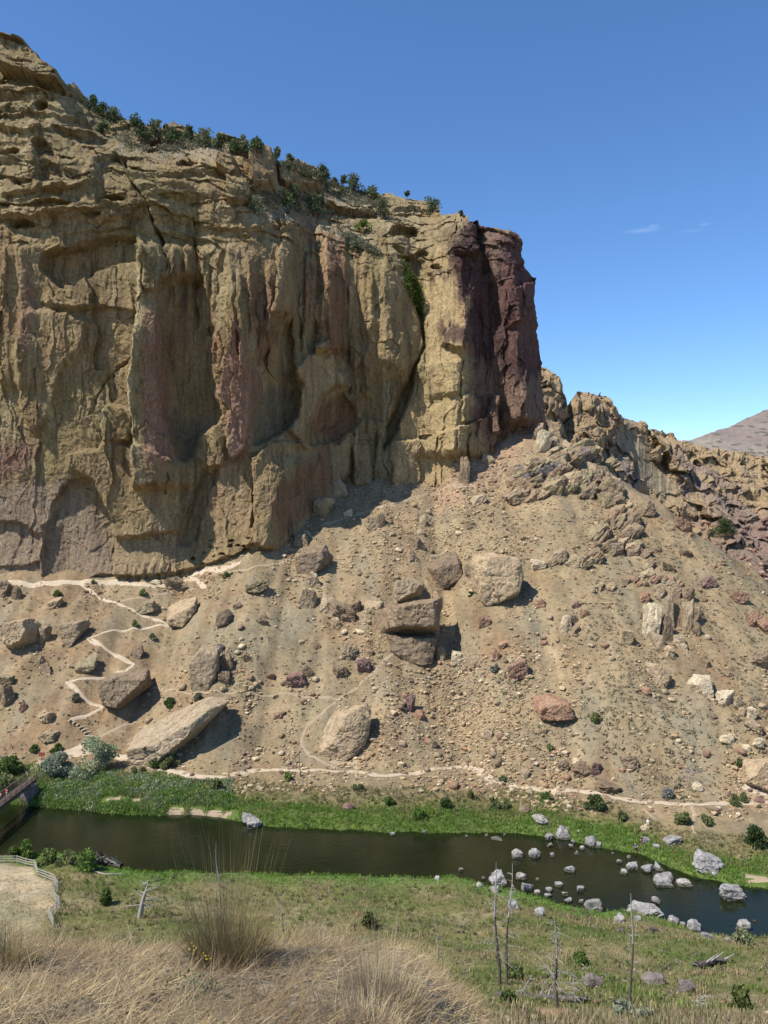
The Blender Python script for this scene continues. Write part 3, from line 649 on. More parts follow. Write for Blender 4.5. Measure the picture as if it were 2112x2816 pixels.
# ------------------------------------------------------------------ craggy ridge beyond, and the far hill
def relief_sheet(name, sky_p, base_y, x0, x1, nu, nv, yfun, relfun, colfun, mat, rag=4):
    sp = np.array(sky_p, float); uu = np.linspace(x0, x1, nu); vv = np.linspace(0, 1, nv); Pu, Pv = np.meshgrid(uu, vv)
    top_ = np.interp(Pu, sp[:, 0], sp[:, 1]) + rag*fbm(Pu/16, .3, 4.5, 4); py = base_y+(top_-base_y)*Pv
    Yy = yfun(Pu, py, Pv); X = (Pu-CX)/F*Yy; Z = (CY-py)/F*Yy
    r = relfun(X, Yy, Z, Pu, py); c = colfun(X, Yy, Z, Pu, py)
    V_ = np.stack([X, Yy-r, Z], -1)
    back = V_[-1].copy(); back[:, 1] += 60; back[:, 2] -= 25
    V_ = np.concatenate([V_, back[None]], 0); c = np.concatenate([c, c[-1:]], 0)
    me = mk_mesh(name, V_.reshape(-1, 3), grid_faces(nv+1, nu)[:, ::-1], np.clip(c, .02, .7).reshape(-1, 3), False, mat)
    return tag(link(name, me), kind='structure'), V_
crag_sky = [(1440, 990), (1492, 1012), (1515, 1035), (1535, 1062), (1545, 1092), (1552, 1122), (1566, 1098), (1580, 1080), (1592, 1076), (1600, 1084), (1640, 1086), (1648, 1076), (1660, 1098), (1688, 1124), (1694, 1142), (1720, 1150), (1760, 1165), (1800, 1186), (1845, 1192), (1865, 1212), (1890, 1214), (1940, 1232), (1990, 1240), (2060, 1246), (2112, 1262), (2400, 1290)]
def cy_(px, py, v): return 372 + 120*np.clip(v, 0, 1)**1.1 + 55*sstep(1560, 1900, px)
def crel(X, Y, Z, px, py):
    q1, q2 = .4*perlin(X/9, Z/9, 1.), .4*perlin(X/9, Z/9, 4.)
    fA, eA = facets(X/22+q1, Z/26+q2, 11); fB, eB = facets(X/9+q1*2, Z/10+q2*2, 12); fC, eC = facets(X/4+q1*3, Z/4.5+q2*3, 13)
    r = 3*ridged(X/30, Z/60, 2.2, 2)+8*fA+3.6*fB+1.7*fC+.6*fbm(X/3, Z/3, 3., 2)
    r += 11*sstep(1560, 1520, px)*sstep(1005, 1045, py) + 5*fbm(X/18, Z/14, 6.6, 3)
    for cx_, w_, h_ in ((1590, 18, 1200), (1640, 25, 1250), (1690, 22, 1260), (1775, 30, 1400), (1860, 30, 1350), (1940, 34, 1430), (2030, 30, 1420), (2090, 30, 1450)):
        r += 4*np.clip(1-np.abs(px-cx_-.12*(py-1250))/w_, 0, 1)*sstep(h_, h_-80, py)
    slope = poly_sdf([(1700, 1165), (1760, 1190), (1800, 1260), (1860, 1340), (1830, 1380), (1760, 1330), (1740, 1260), (1690, 1210)], px, py)
    return r*(1-.8*sstep(-10, 18, slope))
def ccol(X, Y, Z, px, py):
    n = fbm(X/25, Z/30, 1.4, 4); n2 = fbm(X/7, Z/9, 3.4, 3)
    c = np.broadcast_to(np.array((.285, .205, .118)), X.shape+(3,)).copy()
    c = c*1.3; c = mixc(c, (.27, .205, .165), sstep(0, .7, n+.8*sstep(1950, 2112, px)*sstep(1280, 1420, py))); c = mixc(c, (.34, .255, .155), sstep(.1, .8, n2))
    c = mixc(c, (.26, .215, .14), sstep(-.1, .6, -n2)*sstep(1420, 1540, py)); c = mixc(c, (.24, .16, .13), sstep(1380, 1460, py)*sstep(1880, 1980, px)*.6)
    slope = poly_sdf([(1700, 1165), (1760, 1190), (1800, 1260), (1860, 1340), (1830, 1380), (1760, 1330), (1740, 1260), (1690, 1210)], px, py)
    return mixc(c, (.30, .245, .165), .9*sstep(-12, 18, slope))
crag_ob, CRV = relief_sheet('crag_ridge', crag_sky, 1720, 1440, 2400, 400, 280, cy_, crel, ccol, M['cliff'], 7)
hill_sky = [(1700, 1290), (1860, 1222), (1890, 1212), (1950, 1190), (2000, 1176), (2050, 1150), (2090, 1132), (2112, 1124), (2200, 1085), (2400, 1040)]
def hrel(X, Y, Z, px, py): return 14*ridged(X/160, Z/90, 3.3, 3)+5*fbm(X/30, Z/30, 2., 3)
def hcol(X, Y, Z, px, py):
    n = fbm(X/60, Z/50, 2.4, 4); f = worley(X/13, Z/9, X*0+.5, 4)[0]
    c = np.broadcast_to(np.array((.185, .150, .135)), X.shape+(3,)).copy(); c = mixc(c, (.22, .195, .16), sstep(0, .7, n))
    return mixc(c, (.09, .09, .065), sstep(.36, .26, f)*sstep(-.4, .3, n+.3))
relief_sheet('far_hill', hill_sky, 1330, 1700, 2400, 220, 110, lambda a, b, v: 1250+350*v, hrel, hcol, M['ground'], 2)
# ------------------------------------------------------------------ paths (dirt ribbons draped on the ground)
def resample(P, step):
    P = np.asarray(P, float); d = np.r_[0, np.cumsum(np.hypot(*np.diff(P[:, :2], axis=0).T))]; n = max(int(d[-1]/step), 2)
    q = np.linspace(0, d[-1], n+1); return np.stack([np.interp(q, d, P[:, k]) for k in range(P.shape[1])], 1)
def ribbon(name, pts, w, lift=.10, mat='path'):
    P = resample([hit(px, py)[:2] for px, py in pts], .8)
    for _ in range(2): P[1:-1] = (P[:-2]+2*P[1:-1]+P[2:])/4
    T = np.gradient(P, axis=0); T /= np.linalg.norm(T, axis=1)[:, None]; N = np.stack([-T[:, 1], T[:, 0]], 1)
    wv = w*(1+.45*perlin(np.arange(len(P))/4., w, 3.3)+.15*perlin(np.arange(len(P))/1.3, w, 9.3)); V_ = []
    for k, dz in ((-.58, -.14), (-.36, .6), (0, .7), (.36, .6), (.58, -.14)):
        q = P+N*(wv*k)[:, None]; z = gh(q[:, 0], q[:, 1])
        V_.append(np.c_[q, z+lift*(dz if dz > 0 else -1.2)])
    V_ = np.stack(V_, 1)
    return tag(link(name, mk_mesh(name, V_.reshape(-1, 3), grid_faces(len(P), 5), None, True, M[mat])), kind='structure')
ribbon('path', main_trail_px[3:], 1.9)
ribbon('path', R4([(-60, 172), (110, 168), (240, 165), (345, 162), (500, 158), (580, 168), (640, 176), (700, 178), (760, 160), (820, 128), (880, 112), (950, 106), (1000, 90), (1040, 72)]), 2.2)
ribbon('path', R4([(345, 163), (375, 190), (420, 220), (490, 245), (530, 262), (590, 290), (640, 312), (700, 330), (748, 346)]), 1.15)
ribbon('path', R4([(748, 346), (640, 358), (520, 372), (430, 385), (375, 400)]), .9)
ribbon('path', R4([(372, 398), (430, 430), (490, 470), (540, 497), (578, 516)]), 1.3)
ribbon('path', R4([(580, 514), (545, 545), (480, 562), (400, 575), (345, 580), (288, 590)]), .9)
ribbon('path', R4([(288, 590), (330, 625), (365, 665), (400, 685), (445, 703)]), 1.2)
ribbon('path', R4([(445, 703), (400, 725), (350, 745), (302, 757)]), .9)
ribbon('path', R4([(515, 243), (620, 226), (700, 212), (790, 196), (850, 186)]), .9, mat='path_faint')
ribbon('path', R4([(806, 132), (860, 160), (888, 188)]), 1.4)
ribbon('path', R4([(920, 122), (1080, 102), (1180, 84), (1240, 66), (1310, 40)]), .8, mat='path_faint')
ribbon('path', R3([(1385, 1095), (1460, 1070), (1540, 1045), (1600, 1028), (1659, 1010)])+R5([(110, 270), (230, 245), (340, 225), (450, 205), (540, 180), (600, 150), (640, 100)]), 1.2, mat='path_faint')
ribbon('path', R4([(1700, 470), (1620, 545), (1535, 622), (1440, 690), (1340, 770), (1312, 810), (1300, 860), (1330, 900), (1420, 945), (1460, 965)]), .9, mat='path_faint')
ribbon('path', R4([(395, 845), (470, 812), (545, 775), (600, 745)]), .7, mat='path_faint')
ribbon('path', R4([(640, 612), (760, 628), (900, 640), (1050, 632), (1200, 640), (1330, 655), (1470, 665)]), .5, mat='path_faint')
ribbon('path', R4([(150, 985), (165, 950), (230, 925), (330, 893), (420, 880)]), 4.0, .14)
ribbon('path', R4([(470, 900), (540, 915), (610, 905), (650, 880)]), 3.6, .14)
ribbon('path', R4([(1420, 930), (1480, 945), (1560, 930)]), 2.0, .12, mat='path_faint')
ribbon('path', R6([(1050, 135), (1060, 180), (1068, 215), (1050, 250)]), .7, mat='path_faint')
ribbon('path', R7([(1120, 275), (1165, 310), (1195, 350)]), .6, mat='path_faint')
ribbon('path', R7([(1330, 262), (1345, 300), (1330, 345), (1350, 390)]), .7, mat='path_faint')
ribbon('path', R7([(1560, 165), (1600, 195), (1659, 215)]), 3.2, .14)
# pale sand at the water's edge
for P, w in ((R6([(690, 285), (830, 295), (900, 302), (1000, 308)]), 2.0), (R6([(460, 245), (520, 240)]), 1.6), (R6([(575, 248), (605, 245)]), 1.2), (R7([(1560, 580), (1659, 590)]), 3.0)):
    P = [(x, y-6) for x, y in P]; o = ribbon('sandbar', P, w*.75, .08, 'path_faint')
# ------------------------------------------------------------------ rocks
_ico = {}
def ico(sub):
    if sub not in _ico:
        bm = bmesh.new(); bmesh.ops.create_icosphere(bm, subdivisions=sub, radius=1); bm.verts.ensure_lookup_table()
        _ico[sub] = (np.array([v.co[:] for v in bm.verts]), np.array([[v.index for v in f.verts] for f in bm.faces])); bm.free()
    return _ico[sub]
def rock_verts(seed, sub, style='block', roll=0, pre=(1, 1, 1), nz=1.0):
    rg = np.random.default_rng(seed); D, Fc = ico(sub)
    if style == 'spire': pre = (pre[0], pre[1], pre[2]*1.8)
    ax = np.array([(1, 0, 0), (-1, 0, 0), (0, 1, 0), (0, -1, 0), (0, 0, 1), (0, 0, -1)], float)
    nj = {'block': .16, 'round': .5, 'slab': .2, 'jag': .4, 'spire': .3}[style]; nc = {'block': 6, 'round': 14, 'slab': 7, 'jag': 12, 'spire': 8}[style]
    N1 = ax+rg.normal(size=(6, 3))*nj; d1 = rg.uniform(.72, .95, 6)
    N2 = rg.normal(size=(nc, 3)); N2 /= np.linalg.norm(N2, axis=1)[:, None]; d2 = rg.uniform(.80, 1.05, nc)
    N = np.r_[N1/np.linalg.norm(N1, axis=1)[:, None], N2]; d = np.r_[d1, d2]
    p = {'block': 60, 'round': 30, 'slab': 50, 'jag': 80, 'spire': 60}[style]
    r = (np.maximum(D@N.T, 0)/d)**p; r = r.sum(1)**(-1/p)
    P = D*r[:, None]
    q = P*1.0+seed*3.7 % 50
    disp = .07*fbm(q[:, 0]*1.3, q[:, 1]*1.3, q[:, 2]*1.3, 2)+nz*(.035*ridged(q[:, 0]*2.2, q[:, 1]*2.2, q[:, 2]*3.5, 3))
    if sub >= 3: disp = disp-.05*sstep(.12, 0, np.abs(perlin(q[:, 0]*1.2, q[:, 1]*1.2, q[:, 2]*2.4)))
    th = np.arctan2(D[:, 1], D[:, 0]); fv, fe = facets(th*1.9+seed % 17, D[:, 2]*2.6+3*seed % 11, seed % 5); fw, fe2 = facets(th*4.3+seed % 13, D[:, 2]*5.1+seed % 7, seed % 5)
    kf = {'block': .8, 'round': .8, 'slab': 1.0, 'jag': 1.25, 'spire': .9}[style]; disp = disp+kf*nz*(.12*fv*(1-D[:, 2]**6)+.06*fw*(1-D[:, 2]**6))
    P = P*(1+disp)[:, None]*np.array(pre)
    if style == 'slab': P[:, 2] *= .5
    c, s = math.cos(roll), math.sin(roll); P = np.stack([P[:, 0]*c+P[:, 2]*s, P[:, 1], -P[:, 0]*s+P[:, 2]*c], 1)
    lo, hi = P.min(0), P.max(0); return (P-(lo+hi)/2)/(hi-lo), Fc
seed_ = [1000]
def hull_rock(pts, depth, seed, sub):
    """angular rock whose outline follows a convex polygon in the upright plane (metres, about its centre)"""
    rg = np.random.default_rng(seed); D, Fc = ico(sub); P = np.asarray(pts, float); N, d = [], []
    A = .5*np.sum(P[:, 0]*np.roll(P[:, 1], -1)-np.roll(P[:, 0], -1)*P[:, 1]); P = P if A > 0 else P[::-1]
    for a, b in zip(P, np.roll(P, -1, axis=0)):
        e = b-a; L = np.hypot(*e)
        if L < 1e-6: continue
        n = np.array((e[1], 0, -e[0]))/L; dd = n[0]*a[0]+n[2]*a[1]
        if dd <= 0: continue
        n = n+np.array((0, rg.uniform(-.45, .25), 0)); N.append(n/np.linalg.norm(n)); d.append(dd*.97)
    for n, dd in (((.05, -1, .28), depth*.5), ((-.35, -1, -.15), depth*.56), ((.5, -1, .1), depth*.6), ((0, 1, .2), depth*.5)):
        n = np.array(n)+rg.normal(0, .06, 3); N.append(n/np.linalg.norm(n)); d.append(dd)
    N, d = np.array(N), np.array(d); r = ((np.maximum(D@N.T, 0)/d)**70).sum(1)**(-1/70); V_ = D*r[:, None]; m_ = np.abs(P).max()
    q = V_/m_+seed % 23; th = np.arctan2(D[:, 1], D[:, 0]); fv, _ = facets(th*2.2+seed % 17, D[:, 2]*3+seed % 11, seed % 5); fw, _ = facets(th*5+seed % 13, D[:, 2]*7+seed % 7, seed % 4)
    disp = .05*fv+.035*fw+.03*fbm(q[:, 0]*2.2, q[:, 1]*2.2, q[:, 2]*3.2, 4)-.05*sstep(.05, 0, np.abs(perlin(q[:, 0]*1.1+.3*q[:, 2], q[:, 1]*1.1, q[:, 2]*2.6)))
    return V_*(1+disp*(1-.6*D[:, 2]**6))[:, None], Fc
OUT = {
 'giant pale tilted': R4([(560, 806), (610, 770), (700, 732), (800, 688), (890, 650), (950, 655), (958, 690), (895, 745), (830, 805), (765, 872), (708, 912), (640, 892), (575, 856)]),
 'giant tan boulder with': R4([(1350, 850), (1400, 785), (1440, 730), (1470, 688), (1560, 662), (1604, 700), (1592, 790), (1560, 850), (1500, 885), (1440, 905), (1385, 900)]),
 'giant rounded tan': R5([(400, 560), (430, 520), (500, 512), (580, 545), (602, 610), (580, 680), (520, 705), (440, 728), (402, 690), (395, 620)]),
 'brown boulder at the left of the three': R5([(205, 570), (260, 530), (320, 533), (350, 590), (330, 630), (270, 662), (230, 632)]),
 'tall tan block': R4([(820, 500), (862, 448), (946, 458), (946, 560), (932, 625), (850, 632), (825, 590)]),
 'large angular tan boulder leaning': R4([(12, 420), (50, 360), (122, 350), (146, 395), (130, 440), (70, 470), (30, 460)]),
 'big square tan boulder': R4([(256, 330), (365, 314), (368, 350), (330, 410), (290, 422), (262, 380)]),
 'long rounded brown': R4([(426, 612), (452, 570), (560, 556), (632, 556), (646, 590), (600, 642), (512, 690), (450, 682)]),
 'tilted tan boulder at the right tip': R4([(722, 330), (730, 290), (800, 255), (845, 246), (852, 285), (800, 352), (750, 345)]),
 'brown cube-like': R4([(930, 340), (940, 290), (975, 280), (1000, 300), (995, 340), (960, 350)]),
 'layered brown': R4([(1280, 70), (1300, 15), (1400, 2), (1420, 40), (1400, 85), (1330, 116), (1285, 105)]),
 'isolated red-brown': R5([(653, 1190), (665, 1150), (740, 1140), (800, 1155), (812, 1190), (780, 1225), (700, 1226)]),
 'large pale oval': R5([(1332, 1060), (1355, 1028), (1410, 1030), (1420, 1080), (1400, 1125), (1355, 1105)]),
 'upper_course': R5([(8, 868), (22, 772), (120, 752), (232, 740), (242, 835), (208, 876)]),
 'lower_course': R5([(10, 846), (234, 852), (210, 944), (50, 944), (20, 926)]),
 'huge tan boulder cut': R5([(1552, 1480), (1560, 1430), (1600, 1395), (1700, 1385), (1720, 1524), (1640, 1520)]),
 'lumpy tan': R5([(38, 680), (50, 640), (110, 624), (162, 650), (150, 690), (75, 722)])}
def put_rock(name, box, mat, style='block', roll=0, label=None, cat='boulder', group=None, pre=(1, 1, 1), water=False, depth=.85, sub=None, parent=None, Yfix=None, embed=.18):
    x0, y0, x1, y1 = box; cx, cy = (x0+x1)/2, (y0+y1)/2; h = y1-y0
    Y = Yfix or hit(cx, y1-.22*h, water)[1]
    seed_[0] += 1; wpx = x1-x0
    if sub is None: sub = 5 if wpx > 34 else (4 if wpx > 12 else 3)
    ol = next((v for k_, v in OUT.items() if (label or name).startswith(k_)), None)
    P, Fc = rock_verts(seed_[0], 1 if ol else sub, style, R(roll), pre)
    W, H = wpx/F*Y, h/F*Y; dims = np.array((W, W*depth if style != 'slab' else W*.9, H*(1+embed)))
    zb = (CY-y1)/F*Y-embed*H
    V_ = P*dims; V_[:, 2] += dims[2]/2
    if ol:
        pm = np.array([((x-cx)/F*Y, (cy-y)/F*Y) for x, y in ol]); V_, Fc = hull_rock(pm, W*depth, seed_[0], 6 if wpx > 150 else 5); V_[:, 2] -= V_[:, 2].min(); V_[:, 2] *= 1+embed*.6
    me = mk_mesh(name, V_, Fc, None, False, M[mat])
    loc = Vector(((cx-CX)/F*Y, Y, zb))
    if parent: loc = loc-parent.location
    o = link(name, me, parent, loc)
    if not parent: tag(o, label, cat, group)
    return o
def boxes(conv, L, name='boulder', cat='boulder', water=False, **kw):
    for (x0, y0, x1, y1, mat, style, roll, label) in L:
        (a, b), (c, d) = conv([(x0, y0), (x1, y1)])
        put_rock(name, (a, b, c, d), mat, style, roll, label, cat, water=water, **kw)
boxes(R4, [
 (-25, 150, 45, 225, 'brown', 'jag', 0, 'dark brown boulder cut by the left edge, just below the cliff-foot path'),
 (50, 168, 105, 238, 'brown', 'jag', 0, 'rough dark boulder just right of the left-edge boulder under the cliff-foot path'),
 (205, 222, 275, 272, 'tan', 'slab', -15, 'flat tan slab with a green shrub below the left cliff-foot path'),
 (12, 350, 146, 470, 'tan', 'block', -28, 'large angular tan boulder leaning right near the left edge of the slope'),
 (132, 342, 168, 396, 'brown', 'round', 0, 'small brown rock wedged between two tan boulders at left'),
 (160, 346, 216, 426, 'tan', 'block', 12, 'upright narrow tan block between the two big boulders at left'),
 (256, 314, 368, 422, 'tan', 'block', -14, 'big square tan boulder just left of the switchback corner'),
 (150, 474, 206, 532, 'brown', 'jag', 0, 'upper rock of the brown pair left of the switchbacks'),
 (168, 505, 236, 568, 'brown', 'round', 0, 'lower rock of the brown pair left of the switchbacks'),
 (322, 468, 420, 548, 'olive', 'round', 0, 'low half-buried olive boulder between two switchback legs'),
 (564, 430, 622, 488, 'brown', 'block', 0, 'small brown block standing above the middle switchback corner'),
 (424, 556, 646, 692, 'brown', 'round', -14, 'long rounded brown boulder beside the lower switchback'),
 (158, 705, 240, 770, 'tan', 'jag', 0, 'tan boulder alone on rusty soil left of the trail steps'),
 (594, 235, 690, 290, 'olive', 'slab', -14, 'flat olive slab above the upper switchback leg'),
 (722, 246, 852, 352, 'tan', 'block', -34, 'tilted tan boulder at the right tip of the upper switchback'),
 (930, 280, 1000, 350, 'brown', 'block', 10, 'brown cube-like boulder right of the upper switchback tip'),
 (1005, 245, 1052, 276, 'brown', 'round', 0, 'small brown rock above the brown cube-like boulder'),
 (1105, 300, 1157, 342, 'brown', 'jag', 0, 'small dark rock midway between cube-like boulder and the rock pile'),
 (1060, 148, 1162, 206, 'olive', 'slab', -20, 'olive slab casting a dark shadow below the cliff foot'),
 (820, 446, 946, 632, 'tan', 'block', 4, 'tall tan block boulder with dark rocks behind it, centre left of slope'),
 (940, 456, 1012, 536, 'brown', 'round', 0, 'round dark rock against the right side of the tall block boulder'),
 (925, 424, 972, 468, 'dark', 'jag', 0, 'small dark rock on top corner of the tall block boulder'),
 (940, 540, 996, 600, 'brown', 'jag', 0, 'dark rock in shade at the foot of the tall block boulder'),
 (1044, 455, 1100, 506, 'brown', 'jag', 0, 'brown rock a little right of the tall block boulder'),
 (1280, 2, 1420, 116, 'brown', 'slab', -16, 'layered brown boulder below the timber stair'),
 (1320, 110, 1392, 180, 'tan', 'jag', 0, 'tan rock right under the layered boulder'),
 (1288, 176, 1372, 276, 'tan', 'block', 14, 'flat-faced tan block at the left of the mid-slope rock pile'),
 (1370, 202, 1452, 292, 'tan', 'jag', 0, 'tan middle rock of the mid-slope rock pile'),
 (1408, 236, 1540, 322, 'brown', 'slab', 12, 'brown slab topping the mid-slope rock pile'),
 (1500, 235, 1566, 300, 'brown', 'round', 0, 'round brown rock at the right end of the mid-slope pile'),
 (1424, 308, 1478, 362, 'tan', 'jag', 0, 'tan rock at the bottom of the mid-slope pile'),
 (1470, 426, 1552, 496, 'tan', 'jag', 20, 'tan pointed boulder below the mid-slope pile'),
 (1436, 516, 1512, 570, 'brown', 'jag', 0, 'brown boulder below the tan pointed one, near the footpath'),
 (1540, 486, 1606, 556, 'purple', 'jag', -30, 'purple-red leaning rock beside the upper footpath'),
 (1238, 546, 1330, 616, 'purple', 'jag', 0, 'dark purple boulder on the open middle slope'),
 (1300, 514, 1358, 562, 'brown', 'jag', -20, 'brown rock just above the dark purple boulder'),
 (1150, 550, 1192, 586, 'red', 'round', 0, 'small reddish rock left of the dark purple boulder'),
 (178, 805, 256, 842, 'olive', 'slab', 0, 'low flat rock near the trail steps at lower left'),
 (80, 664, 122, 722, 'red', 'jag', 0, 'orange pointed rock on rusty soil at far left'),
 (-12, 596, 62, 690, 'brown', 'jag', 0, 'brown rock heap at the left edge, level with the long rounded boulder'),
 (0, 558, 62, 602, 'olive', 'slab', 0, 'flat olive rock above the brown heap at the left edge'),
 (1572, 236, 1659, 330, 'tan', 'block', 0, 'tan block just right of the mid-slope pile'),
 (1600, 290, 1665, 360, 'brown', 'jag', 0, 'brown rock under the tan block right of the mid-slope pile'),
 (1350, 414, 1386, 452, 'brown', 'jag', 0, 'small dark rock between mid-slope pile and tall block boulder'),
 (888, 420, 920, 447, 'dark', 'round', 0, 'small dark rock left of the tall block boulder top'),
 (710, 134, 818, 196, 'olive', 'jag', -20, 'olive rock at the fork of the cliff-foot path'),
 (655, 146, 700, 168, 'pale', 'slab', 0, 'small pale slab on the cliff-foot path'),
 (1270, 1120-1178+0, 1340, 0, 'olive', 'block', -12, 'olive boulder left of the timber stair'),
 (1180, 720, 1225, 742, 'red', 'slab', 0, 'small reddish flat rock on bare soil left of the overhanging boulder'),
])
boxes(R3, [
 (1410, 890, 1505, 975, 'tan', 'round', -10, 'egg-shaped tan boulder leaning against the cliff foot'),
 (1352, 968, 1450, 1060, 'olive', 'jag', -44, 'tapering olive boulder below the egg-shaped one at the cliff foot'),
 (1482, 1020, 1530, 1060, 'pale', 'jag', 0, 'pale block lying beside the upper trail'),
 (1570, 1050, 1640, 1115, 'tan', 'jag', 0, 'tan boulder below the upper trail'),
 (1615, 1035, 1668, 1112, 'brown', 'spire', 12, 'pointed brown rock leaning on the tan boulder below the upper trail')], )
